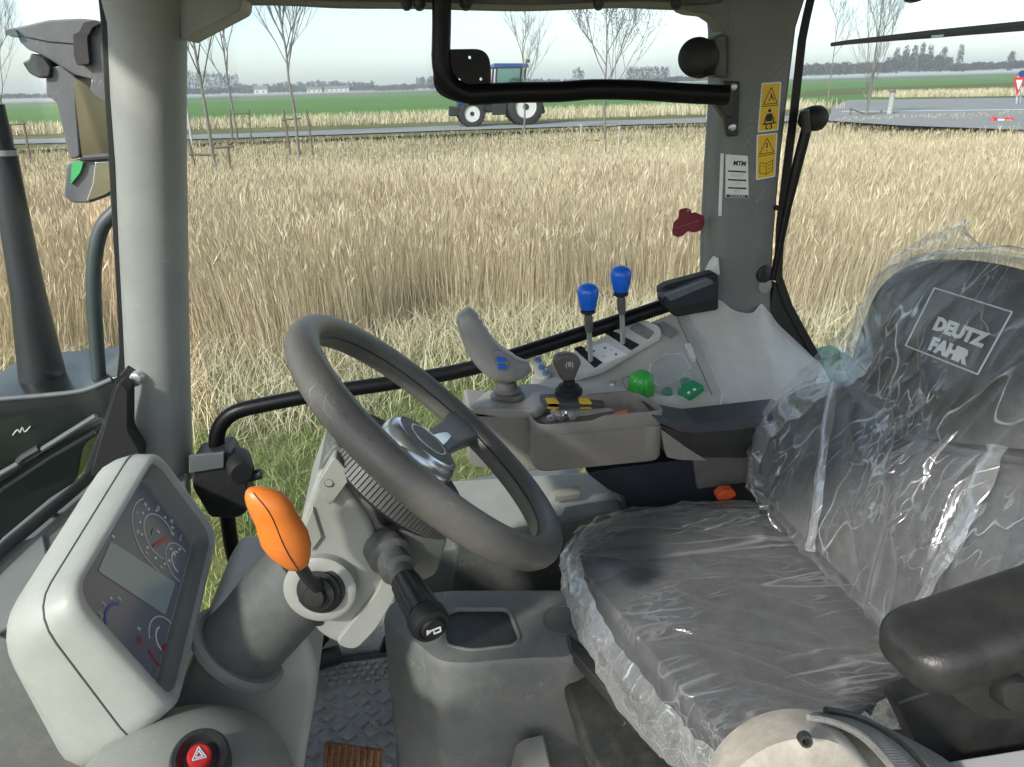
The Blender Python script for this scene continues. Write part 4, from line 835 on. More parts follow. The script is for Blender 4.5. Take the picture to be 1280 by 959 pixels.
# plastic cover
FILMV = film('loose_film', .30, lines=.25)
cv = thing('plastic_seat_cover', 'crinkled clear plastic protective cover pulled over the driver seat', 'plastic cover', (.45, .8, 1.6))
def wr(sc, amp, stretch, seed):
    ax_ = Vector(stretch).normalized()
    def f(p):
        q = p-ax_*p.dot(ax_)*.72; q = q+Vector(noise.noise_vector(p*7))*.02
        return amp*(ridge(q*sc+V(seed, 0, 0), 12)+.45*ridge(q*sc*2.3+V(0, seed, 0), 9)+.25*noise.noise(p*sc*.5))
    return f
add('headrest_film', pillow(head, bn, .09, .016, N=320, M=110, disp=wr(11, .006, by*1.0+bx*.5, 3.1), grow=.010), FILM, cv, ang=180)
add('backrest_film', pillow(lower, ln, .06, .030, N=360, M=130, disp=wr(9, .012, by*1.0-bx*.35, 8.7), grow=.012), FILM, cv, ang=180)
add('cushion_film', pillow(cush, (0, 0, 1), .10, .020, N=380, M=140, disp=wr(10, .008, (.8, -.5, 0), 5.2), grow=.009), FILM, cv, ang=180)
def strip(name, ca, cb, mt_, k=14, sub=8, amp=.007, sc=30, bow=.01, lab=None):
    A = smooth_path(ca, sub); B = smooth_path(cb, sub); rings = []
    for i in range(len(A)):
        r_ = []
        nrm = (B[i]-A[i]).cross(A[min(i+1, len(A)-1)]-A[max(i-1, 0)]).normalized()
        if nrm.dot(CAM-A[i]) < 0: nrm = -nrm
        for j in range(k+1):
            t_ = j/k; q = A[i].lerp(B[i], t_); q = q+nrm*(bow*math.sin(math.pi*t_)+amp*(ridge(V(i*.23, t_*1.6, 1.3)*(sc/30), 4)+.7*noise.noise(V(i*.5, t_*4, 9)))); r_.append(q)
        rings.append(r_)
    return add(name, loft(rings, caps=False, closed=False), mt_, cv, ang=180, label=lab)
strip('film_skirt', [P(722, 672, Z=ZS+.012), P(732, 720, Z=ZS+.015), P(765, 790, Z=ZS+.012), P(820, 862, Z=ZS+.012), P(880, 925, Z=ZS+.01), P(940, 985, Z=ZS+.01)],
      [P(701, 706, Z=ZS-.02), P(709, 752, Z=ZS-.03), P(738, 820, Z=ZS-.05), P(790, 905, Z=ZS-.07), P(850, 960, Z=ZS-.08), P(900, 1000, Z=ZS-.08)], FILM2, sub=12, amp=.007, lab='milky gathered front edge of the plastic cover')
strip('film_fold', [P(715, 668, Z=ZS+.02), P(770, 640, Z=ZS+.02), P(850, 636, Z=ZS+.03), P(945, 640, Z=ZS+.03)],
      [P(722, 700, Z=ZS+.02), P(790, 664, Z=ZS+.022), P(860, 662, Z=ZS+.022), P(955, 676, Z=ZS+.02)], FILM, sub=10, amp=.008)
strip('seat_crease', [P(948, 622, Y=1.0), P(1005, 686, Y=.9), P(1060, 730, Y=.80), P(1108, 762, Y=.70), P(1140, 800, Y=.64)],
      [P(940, 600, Y=1.02), P(985, 690, Y=.92), P(1045, 742, Y=.82), P(1100, 778, Y=.72), P(1128, 812, Y=.66)], FILM2, k=8, sub=10, amp=.008, lab='bright bunched fold between seat and backrest')
strip('film_fold', [LP(1043, 478, .04), LP(1030, 560, .045), LP(1020, 640, .04), LP(1014, 690, .03)], [LP(1049, 480, .05), LP(1037, 560, .055), LP(1027, 640, .05), LP(1019, 690, .04)], FILM2, k=4, sub=8, amp=.003)
strip('film_fold', [LP(1238, 560, .05), LP(1200, 640, .055), LP(1170, 710, .05), LP(1140, 775, .03)], [LP(1262, 560, .06), LP(1226, 640, .065), LP(1186, 710, .06), LP(1148, 778, .03)], FILM2, k=6, sub=8, amp=.005)
strip('film_flap', [BP(1092, 350, .02), BP(1120, 318, .02), BP(1165, 293, .015), BP(1206, 277, .01), BP(1214, 277, .01)],
      [BP(1100, 360, .012), BP(1140, 332, .012), BP(1180, 318, .012), BP(1222, 310, .01), BP(1232, 308, .01)], FILMV, k=8, sub=8, amp=.006, lab='loose corner of the plastic standing above the headrest')
strip('film_fold', [BP(1120, 335, .02), BP(1170, 317, .012), BP(1240, 308, .01), BP(1340, 322, .0)], [BP(1120, 345, .014), BP(1170, 330, .016), BP(1240, 326, .016), BP(1340, 346, .012)], FILM2, k=8, sub=10, amp=.005)
strip('film_fold', [LP(1096, 352, .0), LP(1056, 410, .01), LP(1000, 468, .02), LP(955, 515, .02), LP(938, 570, .02), LP(944, 612, .02)], [LP(1120, 400, .02), LP(1090, 462, .035), LP(1030, 500, .045), LP(976, 540, .04), LP(953, 578, .03), LP(958, 612, .03)], FILMV, k=12, sub=10, amp=.008)
strip('loose_tail', [P(1060, 905, Y=.55), P(1095, 880, Y=.52), P(1120, 860, Y=.5)], [P(1120, 900, Y=.55), P(1150, 885, Y=.52), P(1200, 850, Y=.5)], FILM2, k=10, sub=8, amp=.008)

# ================================================================ FOLDED PASSENGER SEAT
ps = thing('passenger_seat', 'pale beige folded passenger seat with a pleated grey border in the lower right corner', 'passenger seat', P(1010, 985, Y=.3))
ol = PX([(886, 1024), (901, 979), (926, 949), (963, 926), (1006, 917), (1040, 922), (1070, 939), (1104, 979), (1129, 1034)], Y=.285)
add('seat_panel', pillow(rpoly(ol, .008, 3), (-.25, -1, .35), .03, .010, N=60), BEIGE, ps, ang=60)
band = smooth_path(PX([(1010, 897), (1045, 904), (1080, 922), (1112, 955), (1135, 995)], Y=.30), 10)
band2 = smooth_path(PX([(1030, 893), (1070, 902), (1106, 921), (1142, 952), (1172, 995)], Y=.335), 10)
nb_ = len(band)
for k in range(nb_-1):
    a, b, c, d = band[k], band[k+1], band2[k+1], band2[k]
    mdl = (a+b)/2; m2 = (c+d)/2
    if k % 1 == 0: add('pleat', tube([mdl+V(0, 0, -.001), (mdl+m2)/2+V(0, -.004, .003), m2], (b-a).length*.62, 8), GREYFAB, ps)
add('piping', tube(band, .0022, 8), GREYFAB, ps)
add('zip', tube([q+V(.001, 0, .003) for q in band2], .003, 8), BLACK, ps)
add('seat_shell', loft([[q for q in smooth_path(PX([(1020, 890), (1060, 896), (1110, 918), (1160, 955), (1200, 1000)], Y=.35), 4)]+[P(1000, 1000, Y=.35)], [q for q in smooth_path(PX([(1040, 892), (1090, 902), (1140, 925), (1190, 955), (1235, 1000)], Y=.40), 4)]+[P(1010, 1000, Y=.40)]]), GREYFAB, ps, ang=30)
p_ = P(1006, 924, Y=.268); add('eyelet', lathe(p_, (-.25, -1, .35), [(.0015, -.004), (.0022, .003), (.0036, .003), (.004, -.002)], 14), BLACK, ps)
t = thing('fender_cover', 'pale grey inner fender cover in the bottom right corner', 'fender cover', P(1250, 985, Y=.42))
add('cover', loft([PX([(1150, 1015), (1185, 975), (1225, 960), (1320, 935), (1320, 1030)], Y=y) for y in (.43, .50)]), mat('pale_cover', (.36, .365, .38), .4, dust=.1), t, bevel=.01)
add('cover_step', slab([(1150, 1015), (1200, 975), (1320, 955), (1320, 1030)], .41, .43, .01), mat('pale_cover', (0, 0, 0)), t, bevel=.008)
t = thing('floor_hump', 'light grey floor moulding beside the suspension bellows', 'floor moulding', P(670, 985, Y=.75))
add('moulding', slab([(640, 1030), (652, 975), (664, 966), (690, 960), (694, 1030)], .74, .8, .006), MIDG, t, bevel=.01)
# ================================================================ OUTSIDE: ground, road, field
def gmat(name, cols, scale, rough=.95):
    M = bpy.data.materials.new(name); M.use_nodes = True; t = M.node_tree; b = t.nodes['Principled BSDF']; b.inputs['Roughness'].default_value = rough; b.inputs['Specular IOR Level'].default_value = .1
    tc = _n(t, 'ShaderNodeTexCoord'); nz = _n(t, 'ShaderNodeTexNoise'); nz.inputs['Scale'].default_value = scale; nz.inputs['Detail'].default_value = 10; nz.inputs['Roughness'].default_value = .7
    t.links.new(tc.outputs['Object'], nz.inputs['Vector']); cr = _n(t, 'ShaderNodeValToRGB'); el = cr.color_ramp.elements
    for i, c in enumerate(cols):
        e_ = el[i] if i < 2 else el.new(.5)
        e_.position = .3+.4*i/(len(cols)-1); e_.color = c+(1,)
    t.links.new(nz.outputs[0], cr.inputs[0]); t.links.new(cr.outputs[0], b.inputs['Base Color']); return M
GROUND = gmat('dry_soil', [(.075, .105, .03), (.15, .155, .06), (.26, .23, .13)], 1.2)
FIELD = gmat('green_field', [(.095, .185, .042), (.135, .235, .065)], .02)
VERGE = gmat('verge_grass', [(.07, .10, .03), (.22, .19, .10)], .35)
OLIVE = gmat('olive_field', [(.09, .11, .035), (.15, .15, .06)], .03)
ROAD = gmat('worn_asphalt', [(.24, .24, .23), (.32, .32, .31)], .8)
ys = [-400, -3, 0, 5, 10, 20, 28, 33, 36, 46, 60, 90, 200, 600, 2000, 6500]
zs = [0, 0, 0, 0, 0, 0, 0, .25, .52, .56, .56, .56, .56, .56, .56, .56]
xs = [-6500, -2000, -500, -100, -40, -15, 0, 15, 40, 100, 500, 2000, 6500]
add('ground', ([V(x, y, z) for y, z in zip(ys, zs) for x in xs], [(j*len(xs)+i, j*len(xs)+i+1, (j+1)*len(xs)+i+1, (j+1)*len(xs)+i) for j in range(len(ys)-1) for i in range(len(xs)-1)]), GROUND, None, kind='structure')
def sheet(name, pts, Z, m_): return add(name, (pts, [tuple(range(len(pts)))]), m_, None, kind='structure', smooth=False)
def zpt(x, y, Z): q = P(x, y, Z=Z); return q
sheet('green_field', [V(-1500, 52, .575), V(1.5, 56, .575), V(75, 66, .575), V(3000, 160, .575), V(6000, 4000, .575), V(-5000, 4000, .575)], 0, FIELD)
sheet('olive_field', [V(40, 78, .59), V(400, 150, .59), V(600, 260, .59), V(70, 120, .59)], 0, OLIVE)
sheet('olive_field', [V(-1500, 420, .60), V(3000, 420, .60), V(4000, 2500, .60), V(-3000, 2500, .60)], 0, OLIVE)
sheet('verge', [V(-60, 34.5, .535), V(80, 34.5, .535), V(90, 62, .57), V(10, 56, .57), V(-60, 53, .57)], 0, VERGE)
sheet('road', [zpt(x, y, .585) for x, y in ((-200, 186), (330, 171.5), (560, 163), (870, 153.5), (1040, 150.5), (1040, 143.5), (870, 147.5), (560, 157), (330, 166), (-200, 180))], 0, ROAD)
sheet('road_junction', [zpt(x, y, .589) for x, y in ((1036, 151), (1130, 157), (1300, 163), (1500, 165), (1500, 122), (1300, 122), (1180, 123.5), (1060, 125), (1040, 135))], 0, ROAD)
LINEW = mat('road_paint', (.6, .6, .58), .7)
sheet('road_line', [zpt(x, y, .594) for x, y in ((1052, 140), (1300, 137.2), (1300, 136.4), (1052, 139.2))], 0, LINEW)

# ---- reeds: tens of thousands of stalks in one mesh
def strands(name, pts, h, w, lean, mt_, lab, plume=None, cat='reeds', segs=3, patch=.22):
    n = len(pts); a = rng.uniform(0, 2*np.pi, n); side = np.c_[np.cos(a), np.sin(a), np.zeros(n)]
    ld = rng.normal(0, 1, (n, 2))*lean[:, None]+np.array([.05, .02])+patch*np.array([noise.noise_vector(Vector((x*.6, y*.6, 2)))[:2] for x, y, _ in pts])
    V_, F_ = [], []
    K = segs+1
    fr = np.linspace(0, 1, K); wd = w[:, None]*np.interp(fr, [0, .7, 1], [1, .8, .25])[None]
    vs = np.zeros((n, K, 2, 3))
    for k in range(K):
        c = pts.copy(); c[:, :2] += ld*(h*fr[k]**1.7)[:, None]; c[:, 2] += h*fr[k]*(1-.15*(np.abs(ld).sum(1))*fr[k])
        vs[:, k, 0] = c-side*wd[:, k, None]/2; vs[:, k, 1] = c+side*wd[:, k, None]/2
    V_.append(vs.reshape(-1, 3)); b = (np.arange(n)*K*2)[:, None]
    f = np.concatenate([np.stack([b+2*k, b+2*k+1, b+2*k+3, b+2*k+2], -1).reshape(n, 4)[:, None] for k in range(segs)], 1).reshape(-1, 4); F_.append(f)
    base = n*K*2
    if plume is not None:
        idx = np.where(rng.random(n) < plume)[0]; top = (vs[idx, K-1, 0]+vs[idx, K-1, 1])/2; m_ = len(idx)
        for q in range(2):
            aa = rng.uniform(0, 2*np.pi, m_); sd = np.c_[np.cos(aa), np.sin(aa), rng.normal(0, .2, m_)]; pl = rng.uniform(.08, .20, m_); pw = rng.uniform(.005, .013, m_)*np.clip(w[idx]/.007, 1, 3)
            d = np.c_[ld[idx]*.8+rng.normal(0, .25, (m_, 2)), np.ones(m_)*.8]
            pv = np.stack([top-sd*pw[:, None]*.3-d*.03, top+sd*pw[:, None]*.5+d*pl[:, None]*.45, top+d*pl[:, None], top-sd*pw[:, None]*.6+d*pl[:, None]*.4], 1)
            V_.append(pv.reshape(-1, 3)); F_.append(base+np.arange(m_*4).reshape(-1, 4)); base += m_*4
    vv = np.concatenate(V_); ff = np.concatenate(F_)
    me = bpy.data.meshes.new(name); me.vertices.add(len(vv)); me.vertices.foreach_set('co', vv.ravel()); me.loops.add(ff.size); me.loops.foreach_set('vertex_index', ff.ravel().astype(np.int32))
    me.polygons.add(len(ff)); me.polygons.foreach_set('loop_start', np.arange(0, ff.size, 4, dtype=np.int32)); me.update(calc_edges=True)
    me.materials.append(mt_); o = bpy.data.objects.new(name, me); COL.objects.link(o); props(o, lab, cat, kind='stuff'); return o
def stalkmat(name, cols):
    M = bpy.data.materials.new(name); M.use_nodes = True; t = M.node_tree; b = t.nodes['Principled BSDF']; b.inputs['Roughness'].default_value = .8; b.inputs['Specular IOR Level'].default_value = .2
    ge = _n(t, 'ShaderNodeNewGeometry'); tc = _n(t, 'ShaderNodeTexCoord'); nz = _n(t, 'ShaderNodeTexNoise'); nz.inputs['Scale'].default_value = .7; nz.inputs['Detail'].default_value = 4
    t.links.new(tc.outputs['Object'], nz.inputs['Vector'])
    m1 = _n(t, 'ShaderNodeMath', operation='MULTIPLY'); m1.inputs[1].default_value = .62; t.links.new(ge.outputs['Random Per Island'], m1.inputs[0])
    m2 = _n(t, 'ShaderNodeMath', operation='MULTIPLY_ADD'); m2.inputs[1].default_value = .75; t.links.new(nz.outputs[0], m2.inputs[0]); t.links.new(m1.outputs[0], m2.inputs[2])
    cr = _n(t, 'ShaderNodeValToRGB'); el = cr.color_ramp.elements
    for i, c in enumerate(cols):
        e_ = el[i] if i < 2 else el.new(.5)
        e_.position = .12+.76*i/(len(cols)-1); e_.color = c+(1,)
    t.links.new(m2.outputs[0], cr.inputs[0]); t.links.new(cr.outputs[0], b.inputs['Base Color']); return M
REED = stalkmat('dry_reed', [(.26, .18, .108), (.43, .325, .19), (.59, .48, .305), (.73, .63, .45)])
STRAW = stalkmat('pale_straw', [(.25, .20, .115), (.45, .375, .22), (.62, .53, .34), (.74, .66, .47)])
GRASS = stalkmat('mixed_grass', [(.06, .13, .022), (.11, .205, .04), (.19, .26, .08), (.42, .40, .20)])
def front(x): return 7.45+.06*x+.35*np.sin(x*.9)+.25*np.sin(x*2.3+1)-.13*np.clip(x-2, 0, 8)
def field(y0, y1, dens, lo=-.8, hi=1.25):
    A = 0; n = int(dens*(hi-lo)*(y1*y1-y0*y0)/2); y = np.sqrt(rng.uniform(y0*y0, y1*y1, n)); x = y*rng.uniform(lo, hi, n); return np.c_[x, y, np.zeros(n)]
def reeds(name, lab, pts, wlo, whi, segs, pf):
    pts = pts[pts[:, 1] > front(pts[:, 0])]; d_ = pts[:, 1]; n = len(pts)
    cl = np.array([noise.noise(Vector((x*.5, y*.5, 0))) for x, y, _ in pts])
    h = (1.16+.34*cl+rng.normal(0, .12, n))*np.clip(.70+(d_-front(pts[:, 0]))*.3, .7, 1)*np.interp(d_, [0, 13, 18, 34], [1, .92, .50, .24]); h[rng.random(n) < .10] *= .6
    pts[:, 2] = np.interp(d_, ys[2:10], zs[2:10])-.02
    strands(name, pts, h, rng.uniform(wlo, whi, n), rng.uniform(.03, .15, n), REED, lab, plume=pf, segs=segs)
reeds('reed_bed', 'tall dry straw-coloured reeds forming the front wall of the reed bed', field(6.2, 10.5, 1150), .0022, .0055, 3, .22)
reeds('reed_bed', 'dense middle of the dry reed bed behind its front wall', np.concatenate([field(10.5, 14, 800), field(14, 17, 480)]), .0035, .0075, 2, .35)
reeds('reed_bed', 'lower dry reeds between the bed and the road', np.concatenate([field(17, 22, 230), field(22, 34, 82)]), .006, .016, 2, .35)
p2 = field(5.0, 9.5, 700); fr_ = front(p2[:, 0]); p2 = p2[(p2[:, 1] > fr_-1.75+rng.normal(0, .35, len(p2))) & (p2[:, 1] < fr_+.6)]
h2 = rng.uniform(.10, .42, len(p2))
strands('flattened_straw', p2, h2, rng.uniform(.004, .010, len(p2)), rng.uniform(.2, .9, len(p2)), STRAW, 'pale trampled straw along the front of the reed bed', segs=2)
p3 = field(1.9, 7.6, 950, -1.2, 1.3); fr_ = front(p3[:, 0]); p3 = p3[p3[:, 1] < fr_-1.05+rng.normal(0, .45, len(p3))]
cl3 = np.array([noise.noise(Vector((x*1.6, y*1.6, 4))) for x, y, _ in p3])
p5 = np.c_[rng.uniform(-9, 4, 9000), rng.uniform(-14, -3.5, 9000), np.zeros(9000)]; h5 = np.where(p5[:, 1] < -7, rng.uniform(.8, 1.5, 9000), rng.uniform(.1, .4, 9000))
strands('meadow_grass', p5, h5, rng.uniform(.02, .04, 9000), rng.uniform(.1, .5, 9000), STRAW, 'dry reeds and grass on the open side, seen in the exterior mirror', cat='grass')
strands('rough_grass', p3, np.clip(.11+.12*cl3+rng.normal(0, .04, len(p3)), .03, .3), rng.uniform(.003, .008, len(p3)), rng.uniform(.3, .9, len(p3)), GRASS, 'rough green and straw grass below the side window', cat='grass', segs=2)
p4 = []
for x0, y0_, x1, y1_, n in ((-200, 176, 560, 153, 9500), (560, 153, 900, 143, 5000), (1140, 122, 1400, 118, 5200), (1000, 138, 1062, 136, 500)):
    t_ = rng.random(n); q = [P(x0+(x1-x0)*a, y0_+(y1_-y0_)*a, Z=.57) for a in t_]; e_ = rng.uniform(.2, 7, n)
    p4 += [[v.x+random.gauss(0, .3), v.y+b, .56] for v, b in zip(q, e_)]
p4 = np.array(p4)
strands('verge_reeds', p4, rng.uniform(.2, .75, len(p4)), rng.uniform(.02, .05, len(p4)), rng.uniform(.1, .4, len(p4)), STRAW, 'strip of dry grass along the far verge of the road')

# ---- young bare trees and their stakes
BARK = mat('young_bark', (.20, .18, .15), .9, var=.3, vscale=14, bump=.4, bscale=60)
TWIG = mat('twig_bark', (.17, .16, .145), .9, var=.3)
CATKIN = mat('bud_brown', (.22, .17, .12), .9)
STAKE = mat('stake_wood', (.16, .12, .085), .9, var=.3)
GREYPOST = mat('weathered_post', (.38, .37, .33), .9, var=.25)
def tree(name, base, H_, r_, lab, forks, seed, buds=0, spread=.5, lean=(0, 0)):
    rnd = random.Random(seed); base = Vector(base); tr_ = thing(name, lab, 'tree', base, 'young bare trees planted in the reeds')
    tp = [base+V(lean[0]*k/8*H_*.1+rnd.gauss(0, .02), lean[1]*k/8*H_*.1, H_*k/8) for k in range(9)]
    add('trunk', tube(tp, [r_, r_*.85, r_*.7, r_*.55, r_*.4, r_*.25, r_*.1], 8), BARK, tr_)
    sh, bd = [], []
    def grow(p, d, L_, rr, lv):
        pts = [p]; q = p
        for k in range(4):
            d = (d+V(rnd.gauss(0, .10), rnd.gauss(0, .10), .07)).normalized(); q = q+d*L_/4; pts.append(q)
        sh.append(tube(pts if lv < 2 else [pts[0], pts[2], pts[4]], [rr, rr*.45], 4 if lv < 2 else 3))
        if buds and lv: bd.append(ball(pts[-1], buds, buds, buds*1.5, seg=5, nr=3)); bd.append(ball(pts[2], buds*.8, buds*.8, buds*1.2, seg=5, nr=3))
        if lv < 3:
            for k in range(6 if lv < 2 else 3):
                o_ = pts[rnd.choice((1, 2, 3, 4))]; dd = (d+V(rnd.gauss(0, .45), rnd.gauss(0, .45), rnd.uniform(0, .3))).normalized(); grow(o_, dd, L_*rnd.uniform(.45, .65), rr*.5, lv+1)
    for f in forks:
        a = rnd.uniform(0, 6.28); k = f*8; i = int(k); p = tp[i].lerp(tp[min(i+1, 8)], k-i)
        sp_ = spread*rnd.uniform(.6, 1.2); grow(p, V(math.cos(a)*sp_, math.sin(a)*sp_*.7, .85).normalized(), H_*(1-f)*rnd.uniform(.55, .8)+.3, r_*.34, 0)
    add('crown', J(*sh), TWIG, tr_, smooth=False)
    if bd: add('buds', J(*bd), CATKIN, tr_)
    return tr_
def tpos(x, y, Z): q = P(x, y, Z=Z); return q
FK = [.28, .34, .40, .46, .52, .58, .64, .7, .76, .82, .88]
tree('young_tree', tpos(377, 208, .0), 7.6, .062, 'slender bare young tree framed by two stakes left of the black mounting plate', [.40, .42, .44, .46, .48, .5, .53, .55, .58, .6, .62, .66, .7, .74, .78, .82, .86], 5, spread=.5)
tree('young_tree', tpos(273, 234, .0), 7.4, .06, 'nearest bare young tree, right beside the front pillar', [.36, .40, .44, .48, .51, .54, .57, .6, .66, .72, .8], 9, spread=.5)
tree('young_tree', tpos(300, 192, .0), 8.0, .055, 'thin bare young tree just right of the nearest one by the front pillar', [.35, .40, .44, .48, .52, .58, .62, .66, .74, .82], 12, spread=.4)
tree('young_tree', tpos(755, 190, .0), 5.6, .06, 'bare young tree with budding branches behind the black window rail', [.3, .36, .42, .48, .55, .62, .70, .78, .86], 21, buds=.016, spread=.75)
tree('young_tree', tpos(656, 176, .2), 4.9, .05, 'small bare tree rising behind the blue tractor', [.4, .48, .56, .64, .72, .8], 30, spread=.4)
tree('young_tree', tpos(1082, 152, .3), 6.4, .07, 'upright many-stemmed bare tree beyond the rear pillar', [.12, .14, .16, .2, .3, .4, .5, .6, .7], 33, spread=.22)
tree('young_tree', tpos(20, 196, .0), 7.0, .06, 'faint bare tree at the left edge behind the exterior mirror', [.35, .45, .55, .65, .75], 40, spread=.4)
tree('young_tree', tpos(1033, 138, .5), 6.2, .05, 'thin bare tree next to the window seal of the rear pillar', [.5, .58, .66, .74, .82, .9], 44, buds=0, spread=.5)
def stakes(lab, a0, a1, b0, b1, bars, D_, r_=.045, m_=None):
    t_ = thing('tree_stakes', lab, 'tree stakes', P(*a1, D=D_), 'stake frames of the young trees')
    for q0, q1 in ((a0, a1), (b0, b1)):
        if q0: add('stake', tube([P(*q0, D=D_), P(*q1, D=D_)], r_, 8), m_ or STAKE, t_)
    for q0, q1 in bars: add('tie_band', tube([P(*q0, D=D_-.05), P(*q1, D=D_-.05)], r_*.85, 6), STAKE, t_)
Dt = 25
stakes('two dark stakes with one tie around the tree left of the mounting plate', (354, 138), (366, 214), (383, 138), (394, 212), [((352, 150), (376, 148)), ((384, 144), (389, 158))], 27)
stakes('pale leaning stake pair with two ties beside the front pillar', (236, 176), (250, 240), (284, 176), (291, 244), [((237, 193), (270, 194)), ((268, 185), (292, 183))], 21)
stakes('stake frame of the thin tree near the front pillar', (287, 137), (292, 190), (311, 137), (315, 190), [((287, 142), (312, 141))], 33)
stakes('weathered low stake frame in the reeds below the window rail', (727, 155), (723, 194), (775, 155), (772, 196), [((752, 160), (778, 156)), ((728, 175), (752, 176))], 28, .035, GREYPOST)
stakes('low stake frame around the many-stemmed tree', (1064, 136), (1060, 158), (1102, 138), (1098, 160), [((1062, 136), (1080, 142)), ((1079, 142), (1102, 143))], 38, .05)
stakes('dark stake frame at the left edge behind the exhaust', (12, 155), (20, 208), (29, 152), (40, 212), [((10, 156), (32, 155))], 27)
t = thing('marker_post', 'white leaning marker post beside the front pillar', 'post', P(240, 190, D=30)); add('post', tube([P(231, 118, D=30), P(241, 186, D=30)], .05, 10), GREYPOST, t)
t = thing('wooden_post', 'pale weathered wooden post standing at the road junction', 'post', P(1111, 150, D=38))
add('post', tube([P(1116, 116, D=38), P(1110, 152, D=38)], .14, 10), GREYPOST, t, bevel=.02); add('post_cap', tube([P(1116.3, 114.5, D=38), P(1116, 117, D=38)], .15, 10), STAKE, t)
t = thing('marker_post', 'pale thin post by the road, below the right end of the window rail', 'post', P(885, 155, D=38)); add('post', tube([P(888, 126, D=38), P(883, 158, D=38)], .09, 8), GREYPOST, t)
for k, (x, y) in enumerate(((1131, 137), (1146, 138), (1154, 137))):
    add('delineator', tube([P(x+1, y-3, D=45), P(x, y+4, D=45)], .06, 6), GREYPOST, None, label=('leftmost', 'middle', 'rightmost')[k]+' of the three short delineator posts on the road junction', cat='post', group='delineator posts at the junction')
# yield sign and barrier
t = thing('yield_sign', 'red and white triangular yield sign at the right edge of the picture', 'road sign', P(1268, 122, D=45))
sg = PX([(1267.5, 97), (1281, 96.5), (1272, 119)], D=45); sg = [sg[0], sg[1], sg[2]]
add('sign_face', prism(sg, (0, .06, 0)), RED, t); c3 = sum(sg, V(0, 0, 0))/3
add('white_field', prism([c3+(q-c3)*.55+V(0, -.03, 0) for q in sg], (0, .03, 0)), WHITE, t)
add('pole', tube([P(1273, 95, D=45.2), P(1270, 136, D=45.2)], .05, 8), STEEL, t)
t = thing('direction_sign', 'blue round road sign behind the yield sign', 'road sign', P(1277, 110, D=46)); add('disc', lathe(P(1277, 93, D=46), (-.2, -1, 0), [(.001, .03), (.22, .03), (.24, 0)], 20), STICKB, t); add('pole', tube([P(1277, 97, D=46.2), P(1275, 130, D=46.2)], .05, 8), STEEL, t)
t = thing('road_barrier', 'low red and white barrier board at the reed edge on the right', 'barrier', P(1252, 160, D=30))
add('red_end', ball(P(1242, 151, D=30), .17, .1, .16, seg=14, nr=8), RED, t); add('white_board', prism(PX([(1246, 149), (1257, 149), (1257, 155), (1246, 155)], D=30), (0, .06, 0)), WHITE, t)
add('red_board', prism(PX([(1256, 147), (1267, 147.5), (1267, 157), (1256, 157)], D=30), (0, .08, 0)), RED, t)
for x in (1245, 1262): add('foot', tube([P(x, 154, D=30.1), P(x, 170, D=30.1)], .04, 6), GREYPOST, t)
ml = P(1261.5, 152, D=29.95)
for dx in (-2.2, 0, 2.2): add('board_stripe', tube([P(1261.5+dx, 149.5, D=29.94), P(1261.5+dx, 155, D=29.94)], .022, 6), mat('pale_orange', (.75, .35, .2), .5), t)

# ---- far trees and farms
FAR = gmat('far_twigs', [(.045, .042, .036), (.085, .075, .06)], .05)
FARG = gmat('far_green', [(.035, .045, .022), (.07, .07, .035)], .05)
def treeline(lab, segs, D_, m_, dens=1.0, q=1.0):
    vs, fs = [], []
    for x0, t0, x1, t1, b0, b1 in segs:
        n = max(2, int(abs(x1-x0)/3.2*dens))
        for k in range(n):
            f = (k+random.uniform(-.4, .4))/n; x = x0+(x1-x0)*f; t_ = t0+(t1-t0)*f+abs(random.gauss(0, 1.6)); b_ = b0+(b1-b0)*f; dd = D_*random.uniform(.95, 1.08)
            px = D_/FPX; c = P(x, b_, D=dd); hh = max(1.5, (b_-t_)*px); rw = max(2.0, random.uniform(2, 4)*px*1.1)
            for j in range(int(240*q)):
                u_ = random.random(); z = hh*(.06+.94*u_); rr = rw*(.5+.5*math.sin(math.pi*min(1, .25+u_*.72))); a = random.uniform(0, 6.28); r2 = rr*math.sqrt(random.random())
                o_ = c+V(r2*math.cos(a), r2*math.sin(a), z-.5); s_ = random.uniform(.35, 1.0)*px*1.15; kk_ = len(vs)
                vs.extend([o_+V(random.gauss(0, s_*.6), random.gauss(0, s_*.6), random.gauss(0, s_)) for _ in range(3)]); fs.append((kk_, kk_+1, kk_+2))
    return add('far_trees', (vs, fs), m_, None, kind='stuff', smooth=False, label=lab, cat='trees')
treeline('hazy row of bare trees on the horizon left of the mounting plate', [(232, 90, 262, 88, 117, 116), (262, 90, 300, 94, 117, 115), (300, 104, 345, 106, 116, 115), (345, 104, 400, 101, 115, 114), (400, 101, 470, 102, 114, 112), (200, 111, 560, 104, 118, 108)], 620, FAR)
treeline('low hazy bushes on the horizon beside the mounting plate', [(470, 108, 520, 106, 112, 111), (522, 96, 545, 97, 111, 110)], 640, FAR)
treeline('dark low treeline at the far left edge', [(-40, 118, 60, 117, 122, 121), (60, 118, 130, 116, 121, 120)], 600, FARG)
treeline('rounded row of bare trees on the horizon behind the window rail', [(560, 104, 900, 96, 109, 98), (640, 98, 780, 100, 107, 103), (718, 85, 732, 86, 107, 106), (784, 84, 836, 83, 104, 101), (836, 96, 900, 93, 101, 99)], 520, FAR)
treeline('dark wood on the right horizon with pointed poplar tops', [(1000, 80, 1110, 76, 94, 90), (1108, 72, 1140, 68, 91, 89), (1140, 66, 1190, 71, 90, 88), (1190, 79, 1290, 75, 88, 83)], 420, FAR, 1.3, 1.4)
